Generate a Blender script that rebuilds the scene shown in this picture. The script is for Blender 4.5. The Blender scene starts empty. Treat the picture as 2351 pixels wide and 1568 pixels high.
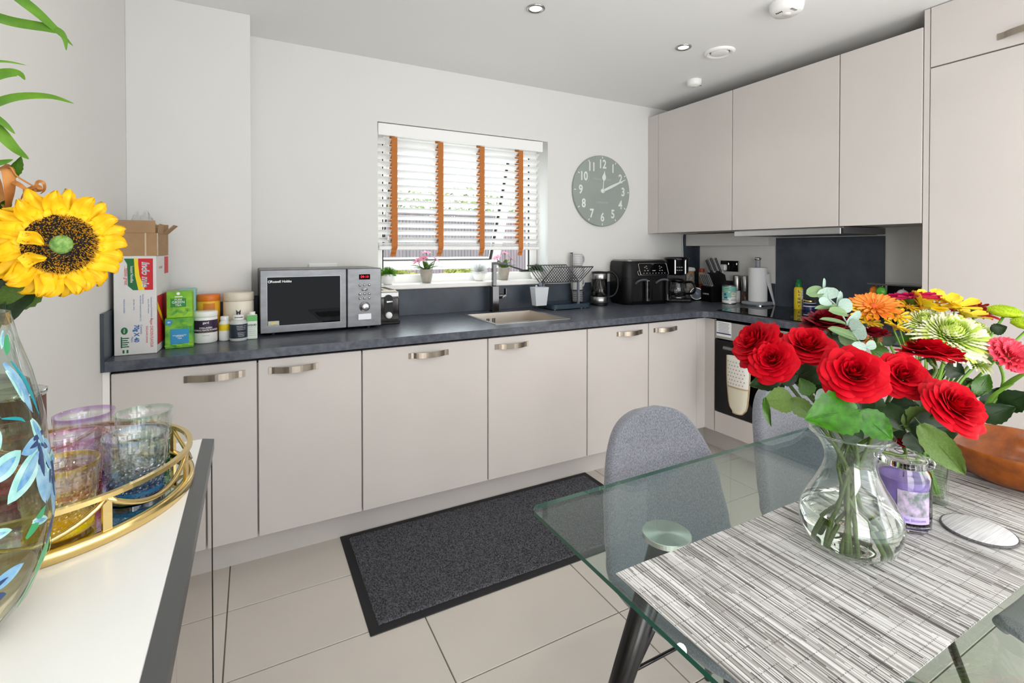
import bpy, math, random
from mathutils import Vector, Matrix, Euler
random.seed(7)
C = bpy.context.scene.collection
SC = bpy.context.scene
PI = math.pi

# ------------------------------------------------------------------ camera
cam = bpy.data.cameras.new('camera')
cam.sensor_width = 36.0
cam.lens = 1125.187 / 2351 * 36.0
cam.shift_y = (583.184 - 784.0) / 2351
cam.clip_start = 0.05
camo = bpy.data.objects.new('camera', cam)
C.objects.link(camo)
camo.location = (0, 0, 1.3219)
camo.rotation_euler = (math.radians(90 - 0.65105), 0, math.radians(-27.9963))
SC.camera = camo

# ------------------------------------------------------------------ colour management, world, lights
SC.view_settings.view_transform = 'Standard'
SC.view_settings.look = 'None'
SC.view_settings.exposure = 0.0
SC.view_settings.gamma = 1.0
SC.view_settings.use_curve_mapping = False
SC.cycles.max_bounces = 14
SC.cycles.diffuse_bounces = 6
SC.cycles.glossy_bounces = 6
SC.cycles.transmission_bounces = 12
SC.cycles.transparent_max_bounces = 24
SC.cycles.sample_clamp_indirect = 6.0
SC.cycles.use_denoising = True

w = bpy.data.worlds.new('world')
SC.world = w
w.use_nodes = True
bg = w.node_tree.nodes['Background']
bg.inputs[0].default_value = (0.86, 0.93, 1.0, 1)      # overcast daylight
bg.inputs[1].default_value = 2.9

def area(name, loc, rot, sx, sy, power, col=(1, 1, 1)):
    l = bpy.data.lights.new(name, 'AREA')
    l.shape = 'RECTANGLE'; l.size = sx; l.size_y = sy; l.energy = power; l.color = col
    o = bpy.data.objects.new(name, l); C.objects.link(o)
    o.location = loc; o.rotation_euler = rot
    return o
# unseen fill lamps added behind the camera; side walls have no windows
area('added_fill_right', (3.22, -1.55, 1.15), (0, math.radians(90), 0), 2.0, 2.6, 33, (1.0, 0.99, 0.975))
area('added_fill_left', (-0.44, -1.95, 1.15), (0, math.radians(-90), 0), 1.9, 2.2, 96, (1.0, 0.99, 0.975))
area('added_fill_rear', (2.5, -3.1, 1.15), (math.radians(90), 0, 0), 1.2, 2.0, 36, (1.0, 0.99, 0.975))
# extra daylight lamp set outside the kitchen window
area('daylight_kitchen_window', (1.24, 3.6, 1.75), (math.radians(-78), 0, 0), 1.1, 0.9, 16, (0.94, 0.97, 1.0))

# ------------------------------------------------------------------ helpers
def lin(c):
    c = c / 255.0
    return c / 12.92 if c <= 0.04045 else ((c + 0.055) / 1.055) ** 2.4
def rgb(h):
    h = h.lstrip('#')
    return (lin(int(h[0:2], 16)), lin(int(h[2:4], 16)), lin(int(h[4:6], 16)), 1.0)

class MB:
    def __init__(s):
        s.v = []; s.f = []; s.mi = []; s.sm = []
    def add(s, verts, faces, mi=0, smooth=False, M=None):
        n = len(s.v)
        if M is not None:
            verts = [M @ Vector(p) for p in verts]
        s.v += [tuple(p) for p in verts]
        for f in faces:
            s.f.append(tuple(i + n for i in f)); s.mi.append(mi); s.sm.append(smooth)
        return s
    def box(s, a, b, bev=0.0, mi=0, M=None):
        x0, y0, z0 = (min(a[i], b[i]) for i in range(3)); x1, y1, z1 = (max(a[i], b[i]) for i in range(3))
        if bev <= 0:
            v = [(x0,y0,z0),(x1,y0,z0),(x1,y1,z0),(x0,y1,z0),(x0,y0,z1),(x1,y0,z1),(x1,y1,z1),(x0,y1,z1)]
            f = [(0,3,2,1),(4,5,6,7),(0,1,5,4),(1,2,6,5),(2,3,7,6),(3,0,4,7)]
            return s.add(v, f, mi, False, M)
        e = min(bev, (x1-x0)/2.01, (y1-y0)/2.01, (z1-z0)/2.01)
        X = (x0, x1); Y = (y0, y1); Z = (z0, z1)
        v = []; idx = {}
        for i in (0,1):
            for j in (0,1):
                for k in (0,1):
                    sx = 1-2*i; sy = 1-2*j; sz = 1-2*k
                    for ax, p in (('x', (X[i], Y[j]+sy*e, Z[k]+sz*e)), ('y', (X[i]+sx*e, Y[j], Z[k]+sz*e)), ('z', (X[i]+sx*e, Y[j]+sy*e, Z[k]))):
                        idx[(i,j,k,ax)] = len(v); v.append(p)
        f = []
        g = lambda i,j,k,a: idx[(i,j,k,a)]
        f.append((g(0,0,0,'x'),g(0,0,1,'x'),g(0,1,1,'x'),g(0,1,0,'x')))
        f.append((g(1,0,0,'x'),g(1,1,0,'x'),g(1,1,1,'x'),g(1,0,1,'x')))
        f.append((g(0,0,0,'y'),g(1,0,0,'y'),g(1,0,1,'y'),g(0,0,1,'y')))
        f.append((g(0,1,0,'y'),g(0,1,1,'y'),g(1,1,1,'y'),g(1,1,0,'y')))
        f.append((g(0,0,0,'z'),g(0,1,0,'z'),g(1,1,0,'z'),g(1,0,0,'z')))
        f.append((g(0,0,1,'z'),g(1,0,1,'z'),g(1,1,1,'z'),g(0,1,1,'z')))
        for j in (0,1):
            for k in (0,1): f.append((g(0,j,k,'y'),g(1,j,k,'y'),g(1,j,k,'z'),g(0,j,k,'z')))
        for i in (0,1):
            for k in (0,1): f.append((g(i,0,k,'x'),g(i,1,k,'x'),g(i,1,k,'z'),g(i,0,k,'z')))
        for i in (0,1):
            for j in (0,1): f.append((g(i,j,0,'x'),g(i,j,1,'x'),g(i,j,1,'y'),g(i,j,0,'y')))
        for i in (0,1):
            for j in (0,1):
                for k in (0,1): f.append((g(i,j,k,'x'),g(i,j,k,'y'),g(i,j,k,'z')))
        cx, cy, cz = (x0+x1)/2, (y0+y1)/2, (z0+z1)/2
        out = []
        for q in f:                                   # wind every face outwards (the box is convex)
            a_, b_, c_ = (Vector(v[t]) for t in q[:3])
            n = (b_-a_).cross(c_-a_)
            ctr = sum((Vector(v[t]) for t in q), Vector())/len(q) - Vector((cx,cy,cz))
            out.append(q if n.dot(ctr) > 0 else tuple(reversed(q)))
        return s.add(v, out, mi, False, M)
    def lathe(s, prof, seg=32, mi=0, c=(0,0,0), smooth=True, M=None, sy=1.0):
        v = []; f = []
        for r, z in prof:
            for k in range(seg):
                a = 2*PI*k/seg
                v.append((c[0]+r*math.cos(a), c[1]+r*math.sin(a)*sy, c[2]+z))
        for i in range(len(prof)-1):
            for k in range(seg):
                k2 = (k+1) % seg
                f.append((i*seg+k, i*seg+k2, (i+1)*seg+k2, (i+1)*seg+k))
        return s.add(v, f, mi, smooth, M)
    def cyl(s, c, r, h, seg=24, mi=0, bev=0.0, M=None, r2=None):
        r2 = r if r2 is None else r2
        s.lathe([(0.0001,0),(r-bev,0),(r,bev)] if bev else [(0.0001,0),(r,0)], seg, mi, c, False, M)
        s.lathe([(r,bev),(r2,h-bev)], seg, mi, c, True, M)
        s.lathe([(r2,h-bev),(r2-bev,h),(0.0001,h)] if bev else [(r2,h),(0.0001,h)], seg, mi, c, False, M)
        return s
    def tube(s, pts, r, seg=8, mi=0, closed=False, caps=True, M=None):
        P = [Vector(p) for p in pts]; n = len(P)
        R = r if isinstance(r, (list, tuple)) else [r]*n
        v = []; f = []; up = None
        for i, p in enumerate(P):
            if closed: t = P[(i+1)%n]-P[i-1]
            else: t = P[min(i+1,n-1)]-P[max(i-1,0)]
            t.normalize()
            if up is None:
                up = t.orthogonal().normalized()
            else:
                up = (up - t*up.dot(t))
                up = up.normalized() if up.length > 1e-6 else t.orthogonal().normalized()
            b = t.cross(up)
            for k in range(seg):
                a = 2*PI*k/seg
                v.append(p + (up*math.cos(a)+b*math.sin(a))*R[i])
        for i in range(n if closed else n-1):
            j = (i+1) % n
            for k in range(seg):
                k2 = (k+1) % seg
                f.append((i*seg+k, i*seg+k2, j*seg+k2, j*seg+k))
        s.add(v, f, mi, True, M)
        if caps and not closed:
            m = len(s.v) - len(v)
            s.f.append(tuple(m+k for k in reversed(range(seg)))); s.mi.append(mi); s.sm.append(False)
            s.f.append(tuple(m+(n-1)*seg+k for k in range(seg))); s.mi.append(mi); s.sm.append(False)
        return s
    def prism(s, poly, z0, z1, mi=0, M=None, smooth_side=False):
        a = sum(poly[i][0]*poly[(i+1)%len(poly)][1]-poly[(i+1)%len(poly)][0]*poly[i][1] for i in range(len(poly)))
        if a < 0: poly = list(reversed(poly))
        n = len(poly)
        v = [(x,y,z0) for x,y in poly]+[(x,y,z1) for x,y in poly]
        s.add(v, [tuple(reversed(range(n))), tuple(range(n,2*n))], mi, False, M)
        s.add(v, [(i,(i+1)%n,n+(i+1)%n,n+i) for i in range(n)], mi, smooth_side, M)
        return s
    def grid(s, fn, nu, nv, mi=0, smooth=True, closeu=False, M=None):
        v = []; f = []
        cu = nu if closeu else nu+1
        for j in range(nv+1):
            for i in range(cu):
                v.append(fn(i/nu, j/nv))
        for j in range(nv):
            for i in range(nu):
                i2 = (i+1) % cu
                f.append((j*cu+i, j*cu+i2, (j+1)*cu+i2, (j+1)*cu+i))
        return s.add(v, f, mi, smooth, M)
    def mesh(s, name, mats):
        me = bpy.data.meshes.new(name)
        me.from_pydata(s.v, [], s.f)
        me.polygons.foreach_set('material_index', s.mi)
        me.polygons.foreach_set('use_smooth', s.sm)
        for m in (mats if isinstance(mats, (list, tuple)) else [mats]):
            me.materials.append(m)
        me.update()
        return me
    def build(s, name, mats, parent=None, loc=None):
        return link(name, s.mesh(name, mats), parent, loc)

def link(name, data, parent=None, loc=None):
    o = bpy.data.objects.new(name, data)
    C.objects.link(o)
    if parent is not None: o.parent = parent
    if loc is not None: o.location = loc
    return o
def tag(o, label, cat, group=None):
    o['label'] = label; o['category'] = cat
    if group: o['group'] = group
    return o
def thing(name, label, cat, loc=(0,0,0), rz=0.0, group=None):
    o = bpy.data.objects.new(name, None); C.objects.link(o)
    o.empty_display_size = 0.05
    o.location = loc; o.rotation_euler = (0,0,rz)
    return tag(o, label, cat, group)
def struct(o):
    o['kind'] = 'structure'; return o
def stuff(o):
    o['kind'] = 'stuff'; return o
def dup(root, loc=None, rz=None, label=None):
    r = root.copy(); C.objects.link(r)
    if loc is not None: r.location = loc
    if rz is not None: r.rotation_euler = (0,0,rz)
    if label: r['label'] = label
    for ch in list(root.children):
        c = ch.copy(); C.objects.link(c); c.parent = r
        for g in list(ch.children):
            d = g.copy(); C.objects.link(d); d.parent = c
    return r
def frame(origin, z, xhint=(1,0,0)):
    z = Vector(z).normalized(); x = Vector(xhint)
    x = x - z*x.dot(z)
    x = x.normalized() if x.length > 1e-5 else z.orthogonal().normalized()
    y = z.cross(x)
    M = Matrix((x,y,z)).transposed().to_4x4(); M.translation = Vector(origin)
    return M
def bez(p, n=12):
    """smooth Catmull-Rom path through points"""
    P = [Vector(q) for q in p]; out = []
    for i in range(len(P)-1):
        a = P[max(i-1,0)]; b = P[i]; c = P[i+1]; d = P[min(i+2,len(P)-1)]
        for k in range(n):
            t = k/n
            out.append(0.5*((2*b)+(c-a)*t+(2*a-5*b+4*c-d)*t*t+(3*b-a-3*c+d)*t**3))
    out.append(P[-1]); return out
def text(body, size, m, parent, origin, xd, yd, align='CENTER', bold=0.0, xs=1.0, name='lettering', cyl=None, spacing=1.0, shear=0.0):
    """flat print as a mesh; xd/yd are reading and up directions; cyl=(cx,cy,r) wraps it round an upright cylinder"""
    cu = bpy.data.curves.new(name, 'FONT')
    cu.body = body; cu.size = size; cu.align_x = align; cu.align_y = 'CENTER'
    cu.offset = bold; cu.resolution_u = 3; cu.space_line = 1.0; cu.space_character = spacing; cu.shear = shear
    o = bpy.data.objects.new(name, cu)
    me = bpy.data.meshes.new_from_object(o)
    bpy.data.objects.remove(o); bpy.data.curves.remove(cu)
    me.name = name
    xd = Vector(xd).normalized(); yd = Vector(yd).normalized(); og = Vector(origin)
    for v in me.vertices:
        x, y = v.co.x*xs, v.co.y
        if cyl:
            cx, cy, r, a0 = cyl
            a = a0 + x/r
            v.co = (cx+r*math.cos(a), cy+r*math.sin(a), og.z+y)
        else:
            v.co = og + xd*x + yd*y
    me.materials.clear(); me.materials.append(m)
    me.update()
    ob = link(name, me, parent)
    return ob
def quadpatch(mb, o, xd, yd, w, h, mi=0):
    o = Vector(o); xd = Vector(xd).normalized()*w/2; yd = Vector(yd).normalized()*h/2
    mb.add([o-xd-yd, o+xd-yd, o+xd+yd, o-xd+yd], [(0,1,2,3)], mi)

# ------------------------------------------------------------------ materials
MATS = {}
def mat(name, col, rough=0.5, metal=0.0, spec=0.5, n=None, bump=None, coat=0.0, trans=0.0, ior=1.45, sss=0.0, emit=None, sheen=0.0, stretch=None, col2=None):
    m = bpy.data.materials.new(name); m.use_nodes = True
    nt = m.node_tree; p = nt.nodes['Principled BSDF']
    c = rgb(col) if isinstance(col, str) else col
    p.inputs['Base Color'].default_value = c
    p.inputs['Roughness'].default_value = rough
    p.inputs['Metallic'].default_value = metal
    p.inputs['Specular IOR Level'].default_value = spec
    p.inputs['IOR'].default_value = ior
    p.inputs['Coat Weight'].default_value = coat
    p.inputs['Transmission Weight'].default_value = trans
    p.inputs['Sheen Weight'].default_value = sheen
    if sss:
        p.inputs['Subsurface Weight'].default_value = sss
        p.inputs['Subsurface Radius'].default_value = (0.01, 0.006, 0.004)
    if emit:
        p.inputs['Emission Color'].default_value = rgb(emit[0]); p.inputs['Emission Strength'].default_value = emit[1]
    tc = nt.nodes.new('ShaderNodeTexCoord')
    src = tc.outputs['Object']
    if stretch:
        mp = nt.nodes.new('ShaderNodeMapping'); mp.inputs['Scale'].default_value = stretch
        nt.links.new(src, mp.inputs['Vector']); src = mp.outputs['Vector']
    if n:
        tx = nt.nodes.new('ShaderNodeTexNoise'); tx.inputs['Scale'].default_value = n[0]; tx.inputs['Detail'].default_value = n[2] if len(n) > 2 else 4
        tx.inputs['Roughness'].default_value = 0.6
        nt.links.new(src, tx.inputs['Vector'])
        mx = nt.nodes.new('ShaderNodeMix'); mx.data_type = 'RGBA'
        if col2: c2 = rgb(col2)
        else: c2 = tuple(max(0, c[i]*(1-n[1])) for i in range(3))+(1,)
        mx.inputs[6].default_value = c; mx.inputs[7].default_value = c2
        rp = nt.nodes.new('ShaderNodeMapRange'); rp.inputs[1].default_value = 0.35; rp.inputs[2].default_value = 0.65
        nt.links.new(tx.outputs['Fac'], rp.inputs[0]); nt.links.new(rp.outputs[0], mx.inputs[0])
        nt.links.new(mx.outputs[2], p.inputs['Base Color'])
    if bump:
        tb = nt.nodes.new('ShaderNodeTexNoise'); tb.inputs['Scale'].default_value = bump[0]; tb.inputs['Detail'].default_value = 3
        nt.links.new(src, tb.inputs['Vector'])
        bp = nt.nodes.new('ShaderNodeBump'); bp.inputs['Strength'].default_value = bump[1]; bp.inputs['Distance'].default_value = 0.002
        nt.links.new(tb.outputs['Fac'], bp.inputs['Height']); nt.links.new(bp.outputs[0], p.inputs['Normal'])
    MATS[name] = m
    return m
def thin_glass(name, tint='#ffffff', gloss=1.0, rough=0.0, ior=1.45):
    """thin sheet: clear tinted transmission plus Fresnel reflection"""
    m = bpy.data.materials.new(name); m.use_nodes = True
    nt = m.node_tree; nt.nodes.clear()
    out = nt.nodes.new('ShaderNodeOutputMaterial'); mix = nt.nodes.new('ShaderNodeMixShader')
    t = nt.nodes.new('ShaderNodeBsdfTransparent'); t.inputs[0].default_value = rgb(tint)
    g = nt.nodes.new('ShaderNodeBsdfGlossy'); g.inputs['Roughness'].default_value = rough; g.inputs[0].default_value = (gloss,gloss,gloss,1)
    lw = nt.nodes.new('ShaderNodeLayerWeight'); lw.inputs['Blend'].default_value = 0.5
    pw = nt.nodes.new('ShaderNodeMath'); pw.operation = 'POWER'; pw.inputs[1].default_value = 5.0
    f0 = ((ior-1)/(ior+1))**2
    ma = nt.nodes.new('ShaderNodeMath'); ma.operation = 'MULTIPLY_ADD'; ma.inputs[1].default_value = 1-f0; ma.inputs[2].default_value = f0
    nt.links.new(lw.outputs['Facing'], pw.inputs[0]); nt.links.new(pw.outputs[0], ma.inputs[0])
    nt.links.new(ma.outputs[0], mix.inputs[0]); nt.links.new(t.outputs[0], mix.inputs[1]); nt.links.new(g.outputs[0], mix.inputs[2])
    nt.links.new(mix.outputs[0], out.inputs[0])
    return m

M_wall = mat('wall_paint', '#deddda', 0.75, bump=(220, 0.04))
M_ceil = mat('ceiling_paint', '#ebecec', 0.8, bump=(220, 0.03))
M_trimw = mat('white_gloss_paint', '#eceae6', 0.35)
M_upvc = mat('white_upvc', '#f1f1ef', 0.3)
M_cab = mat('cashmere_cabinet', '#ccc6c2', 0.42, n=(3.0, 0.03, 2), bump=(600, 0.03))
M_carc = mat('cabinet_carcass', '#bdb6b0', 0.5)
M_dark = mat('dark_gap', '#2a2826', 0.7)
M_ctop = mat('slate_worktop', '#595d67', 0.3, n=(34, 0.32, 8), bump=(260, 0.10), col2='#3e424c')
M_ups = mat('slate_upstand', '#434b56', 0.38, n=(7, 0.3, 8), bump=(200, 0.06), col2='#333a43')
M_tile = mat('floor_tile', '#cfc8c0', 0.33, n=(2.2, 0.05, 5), bump=(90, 0.02))
M_grout = mat('tile_grout', '#7d766e', 0.8)
M_nickel = mat('brushed_nickel', '#a49a8d', 0.3, 1.0, bump=(260, 0.05), stretch=(1, 1, 14))
M_steelm = mat('microwave_steel', '#7d7d7e', 0.36, 1.0, n=(14, 0.2, 6), bump=(400, 0.03), stretch=(1, 1, 3))
M_tapc = mat('darkened_tap_chrome', '#58585a', 0.1, 1.0)  # chrome darkened so its colour carries a dim room's reflection
M_kn = mat('knife_steel', '#d2d2d4', 0.35, 0.6)
M_steel = mat('brushed_steel', '#b5b4b3', 0.3, 1.0, n=(120, 0.18, 2), bump=(400, 0.03), stretch=(1, 1, 16))
M_chrome = mat('polished_chrome', '#d5d5d6', 0.07, 1.0)
M_black = mat('black_plastic', '#0b0b0c', 0.35, spec=.35)
M_blackm = mat('matt_black', '#0b0b0d', 0.42, spec=.3)
M_blackg = mat('black_gloss_glass', '#040405', 0.03, 0.0, 0.35)
M_mwg = mat('microwave_window_glass', '#030303', 0.03, 0.0, 0.14)
M_white = mat('white_plastic', '#eeeeec', 0.3)
M_whitem = mat('white_matt', '#e9e8e4', 0.6)
M_cer = mat('white_ceramic', '#efeeec', 0.2)
M_paper = mat('white_paper', '#e9e9ea', 0.7)
M_gold = mat('polished_gold', '#e2c888', 0.2, 1.0)
M_red = mat('print_red', '#c8202c', 0.5)
M_yel = mat('print_yellow', '#f3d521', 0.5)
M_grn = mat('print_green', '#1f6b3c', 0.5)
M_blue = mat('print_blue', '#2b69ad', 0.5)
M_ink = mat('print_ink', '#20242c', 0.5)
M_inkw = mat('print_white', '#f0f0ee', 0.5)
M_inkg = mat('print_grey', '#8a8e96', 0.6)
M_stem = mat('green_stem', '#4d6420', 0.5, n=(40, 0.4))
M_leaf = mat('rose_leaf', '#2c5212', 0.35, n=(25, 0.35), col2='#44701a')
M_leafd = mat('dark_rose_leaf', '#1b3610', 0.4, n=(30, 0.4))
M_leafb = mat('pale_leaf_underside', '#55702a', 0.55, n=(25, 0.3))
M_glass = mat('clear_glass', '#ffffff', 0.0, trans=1.0, ior=1.45)
M_water = mat('water', '#fbfdf6', 0.0, trans=1.0, ior=1.33)

# ================================================================== ROOM SHELL
XL, XR, YB, YF, ZC = -0.475, 3.26, 2.91, -3.2, 2.43
WX0, WX1, WZ0, WZ1 = 0.656, 1.83, 1.08, 2.066         # window opening

fl = MB(); fl.box((XL-.1, YF-.1, -.08), (XR+.1, YB+.1, -.005))
floor = struct(fl.build('floor', M_grout))
TX, TY = 0.6285, 0.335
tx0 = -0.085 - TX; ty0 = 2.047 - TY*15
tile_me = {}
for i in range(7):
    for j in range(17):
        x0 = max(tx0+TX*i, XL); x1 = min(tx0+TX*(i+1), XR); y0 = ty0+TY*j; y1 = y0+TY
        if x1-x0 < .02 or y1 < YF or y0 > 2.40: continue
        key = (round(x1-x0, 3), round(y1-y0, 3))
        if key not in tile_me:
            hx, hy = (x1-x0)/2-.0022, (y1-y0)/2-.0022
            tile_me[key] = MB().box((-hx,-hy,-.008), (hx,hy,0), .001).mesh('tile', M_tile)
        link('tile', tile_me[key], floor, ((x0+x1)/2, (y0+y1)/2, 0))
struct(MB().box((XL-.1, YF-.1, ZC), (XR+.1, YB+.1, ZC+.1)).build('ceiling', M_ceil))
b = MB()
b.box((XL-.1, YB, -.05), (WX0, YB+.26, ZC)); b.box((WX1, YB, -.05), (XR+.1, YB+.26, ZC))
b.box((WX0, YB, -.05), (WX1, YB+.26, WZ0)); b.box((WX0, YB, WZ1), (WX1, YB+.26, ZC))
struct(b.build('wall_back', M_wall))
struct(MB().box((XL-.12, YF-.1, -.05), (XL, YB, ZC)).build('wall_left', M_wall))
struct(MB().box((XR, YF-.1, -.05), (XR+.12, YB, ZC)).build('wall_right', M_wall))
b = MB()
b.box((XL, YF-.1, 2.25), (XR, YF, ZC)); b.box((XL, YF-.1, -.05), (-.42, YF, 2.25)); b.box((2.85, YF-.1, -.05), (XR, YF, 2.25))
struct(b.build('wall_front', mat('dimmed_rear_wall', '#5f5b56', .8)))  # unseen rear wall, coloured dark so the microwave door reflects a dim room
struct(MB().box((XL, 2.648, .93), (0.0, YB, ZC), .002).build('trim_1', M_wall))            # boxed-in pipe column
struct(MB().box((3.17, 2.169, 1.343), (XR, YB, 1.437), .001).build('trim_2', M_wall))      # boxing below the wall units
struct(MB().box((XL, 2.338, 0), (2.73, 2.356, .148)).build('baseboard_back', M_cab))
struct(MB().box((2.73, 1.12, 0), (2.748, 2.338, .148)).build('baseboard_right', M_cab))

# ------------------------------------------------------------------ window
win = struct(link('window_1', None)); win['kind'] = 'structure'
FY0, FY1 = 3.055, 3.12
def bar(a, c, name, m=M_upvc, par=win, bev=.006): return MB().box(a, c, bev).build(name, m, par)
bar((WX0, FY0, WZ0), (WX0+.06, FY1, WZ1), 'frame_post'); bar((WX1-.06, FY0, WZ0), (WX1, FY1, WZ1), 'frame_post')
bar((WX0+.06, FY0, WZ1-.06), (WX1-.06, FY1, WZ1), 'frame_rail'); bar((WX0+.06, FY0, WZ0), (WX1-.06, FY1, WZ0+.075), 'frame_rail')
# dark seals round the frame opening
s = MB(); s.box((WX1-.068, FY0+.010, WZ0+.075), (WX1-.0603, FY0+.018, WZ1-.06)); s.box((WX0+.0603, FY0+.010, WZ0+.075), (WX0+.068, FY0+.018, WZ1-.06))
s.build('frame_seal', M_dark, win)
# top hung casement, pushed open at the bottom
ca = link('casement', None, win, (0, 3.075, 2.02)); ca.rotation_euler = (math.radians(23), 0, 0)
CL, cx0, cx1 = .93, WX0+.062, 1.705
def cbar(a, c, n, m=M_upvc): return MB().box(a, c, .008).build(n, m, ca)
cbar((cx0, 0, -CL), (cx0+.075, .06, 0), 'stile'); cbar((cx1-.075, 0, -CL), (cx1, .06, 0), 'stile')
cbar((cx0+.075, 0, -.075), (cx1-.075, .06, 0), 'rail'); cbar((cx0+.075, 0, -CL), (cx1-.075, .06, -CL+.08), 'rail')
q = MB(); gx0, gx1, gz0, gz1 = cx0+.075, cx1-.075, -CL+.08, -.075
q.box((gx0, -.002, gz0), (gx0+.006, .008, gz1)); q.box((gx1-.018, -.002, gz0), (gx1, .008, gz1)); q.box((gx0+.006, -.002, gz0), (gx1-.018, .008, gz0+.005)); q.box((gx0+.006, -.002, gz1-.005), (gx1-.018, .008, gz1))
q.build('glazing_bead', M_dark, ca)
MB().box((gx0, .022, gz0), (gx1, .027, gz1)).build('pane', thin_glass('window_glass', '#f6faf9', .9), ca)
MB().box((1.10, -.022, -CL+.012), (1.21, 0, -CL+.036), .004).box((1.13, -.034, -CL+.018), (1.28, -.020, -CL+.032), .004).build('handle', M_upvc, ca)
# friction stay
MB().tube([(1.74, 3.07, 1.16), (1.70, 3.22, 1.19), (1.66, 3.36, 1.22)], .006).box((1.70, 3.06, 1.156), (1.76, 3.085, 1.17)).build('stay', M_dark, win)
struct(MB().box((WX0-.002, 2.876, 1.078), (WX1+.002, 3.06, 1.105), .004).build('trim_3', M_trimw))   # window board

# ------------------------------------------------------------------ base cabinets, back run
def handle_mb(L, h=.026, depth=.026, th=.004):
    """flat bow handle along x, front facing -y, feet on y=0"""
    m = MB(); n = 18
    def prof(t):
        if t < .1 or t > .9: return .0045
        u = (t-.1)/.8
        return .0045+depth*math.sin(PI*u)**.75
    v = []; f = []
    for k in range(n+1):
        t = k/n; x = -L/2+L*t; y = -prof(t)
        v += [(x,y,-h/2),(x,y,h/2),(x,min(y+th,0),h/2),(x,min(y+th,0),-h/2)]
    for k in range(n):
        a = 4*k; c = a+4
        f += [(a,c,c+1,a+1),(a+1,c+1,c+2,a+2),(a+2,c+2,c+3,a+3),(a+3,c+3,c,a)]
    f += [(0,1,2,3),(4*n+3,4*n+2,4*n+1,4*n)]
    return m.add(v, f, 0, False)
def base_unit(x0, x1, label, hx=None, hl=.18, hz=.822):
    t = thing('base_cabinet', label, 'cabinet', ((x0+x1)/2, 2.60, .15), 0, None)
    hw = (x1-x0)/2
    MB().box((-hw, -.345, 0), (hw, .28, .705)).build('carcass', M_carc, t)
    d = MB().box((-hw+.003, -.369, 0), (hw-.003, -.349, .718), .0015).build('door', M_cab, t)
    if hx is not None:
        handle_mb(hl).build('handle', M_nickel, d, (hx-(x0+x1)/2, -.369, hz-.15))
    return t
base_unit(-.452, .019, 'pale cashmere base cabinet at the left end below the noodle box', -.127, .205)
base_unit(.019, .431, 'pale cashmere base cabinet below the microwave', .155, .19)
base_unit(.431, 1.049, 'wide pale cashmere base cabinet left of the sink with central handle', .74, .195)
base_unit(1.049, 1.666, 'wide pale cashmere base cabinet under the sink, handle near its left', 1.185, .195)
base_unit(1.666, 2.125, 'pale cashmere base cabinet below the dish rack, handle at right', 1.975, .195)
base_unit(2.125, 2.541, 'pale cashmere base cabinet below the air fryer, next to the corner', 2.262, .195)
tag(MB().box((-.4745, 2.231, .0), (-.4535, 2.25, .88), .001).build('filler_strip', M_trimw), 'narrow white filler strip between left wall and end cabinet', 'filler')
b = MB(); b.box((2.543, 2.236, .15), (2.64, 2.254, .868)); b.box((2.622, 2.163, .15), (2.64, 2.236, .868))
tag(b.build('corner_post', M_cab), 'L shaped cashmere corner post between sink run and oven', 'filler')

# ------------------------------------------------------------------ oven and right run
ov = thing('oven', 'built in oven with black glass door and steel control strip', 'oven', (2.9, 1.86, .15))
MB().box((-.255, -.297, 0), (.30, .297, .70)).build('body', M_dark, ov)
MB().box((-.28, -.297, .60), (-.255, .297, .712), .002).build('control_panel', M_steel, ov)
od = MB().box((-.282, -.297, .137), (-.255, .297, .596), .003).build('door', M_blackg, ov)
h = MB(); h.tube([(-.33, .19, .56), (-.33, -.23, .56)], .011, 12); 
for yy in (.17, -.21): h.tube([(-.33, yy, .56), (-.282, yy, .56)], .008, 8)
h.build('handle', M_steel, od)
MB().box((-.28, -.297, .002), (-.255, .297, .131), .0015).build('drawer_front', M_cab, ov)
for yy in (.02, -.1, -.2):
    Mk = frame((-.282, yy, .655), (-1,0,0))
    MB().cyl((0,0,0), .02, .022, 20, 0, .002, Mk).build('knob', M_steel, ov)
lf = tag(MB().box((2.6165, 2.035, .768), (2.6192, 2.142, .862)).build('leaflet', M_paper), 'white printed information leaflet stuck on oven control strip', 'leaflet')
b = MB()
for k in range(9): b.box((2.6155, 2.047+.004*(k % 3), .850-.008*k), (2.6164, 2.13-.006*(k % 2), .8525-.008*k))
b.build('print_lines', M_inkg, lf)
MB().box((2.6155, 2.036, .783), (2.6164, 2.141, .790)).build('print_band', mat('leaflet_navy', '#3b3f70', .6), lf)
t = thing('base_cabinet', 'pale cashmere cabinet between oven and tall fridge unit, behind flowers', 'cabinet', (2.9, 1.34, .15))
MB().box((-.255, -.215, 0), (.30, .215, .705)).build('carcass', M_carc, t)
d = MB().box((-.28, -.214, 0), (-.26, .218, .718), .0015).build('door', M_cab, t)

# oven glove on the handle
gl = thing('oven_glove', 'quilted cream oven glove hanging from the oven door handle', 'oven glove', (2.54, 1.92, .50))
def glove(u, v, s):
    z = -.150+.33*v
    wv = .055+.022*math.sin(min(1, v*1.35)*PI*.5)*(1 if v < .99 else .98)-.03*max(0, .10-v)*8
    return (-.022*s*math.sqrt(max(0, 1-(2*u-1)**2))-.008, (2*u-1)*wv*-1, z)
Mg1 = mat('glove_print', '#e5e2da', .85, bump=(160, .3)); Mg2 = mat('glove_cream', '#d8d2bd', .85, bump=(60, .4)); Mg3 = mat('glove_binding', '#b39c7d', .9)
for nm, v0, v1, m in (('palm', 0, .46, Mg2), ('cuff', .46, 1, Mg1)):
    g = MB()
    for s_ in (1, -1): g.grid(lambda u, v: glove(u, v0+(v1-v0)*v, s_), 10, 10)
    g.build(nm, m, gl)
g = MB()
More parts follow.
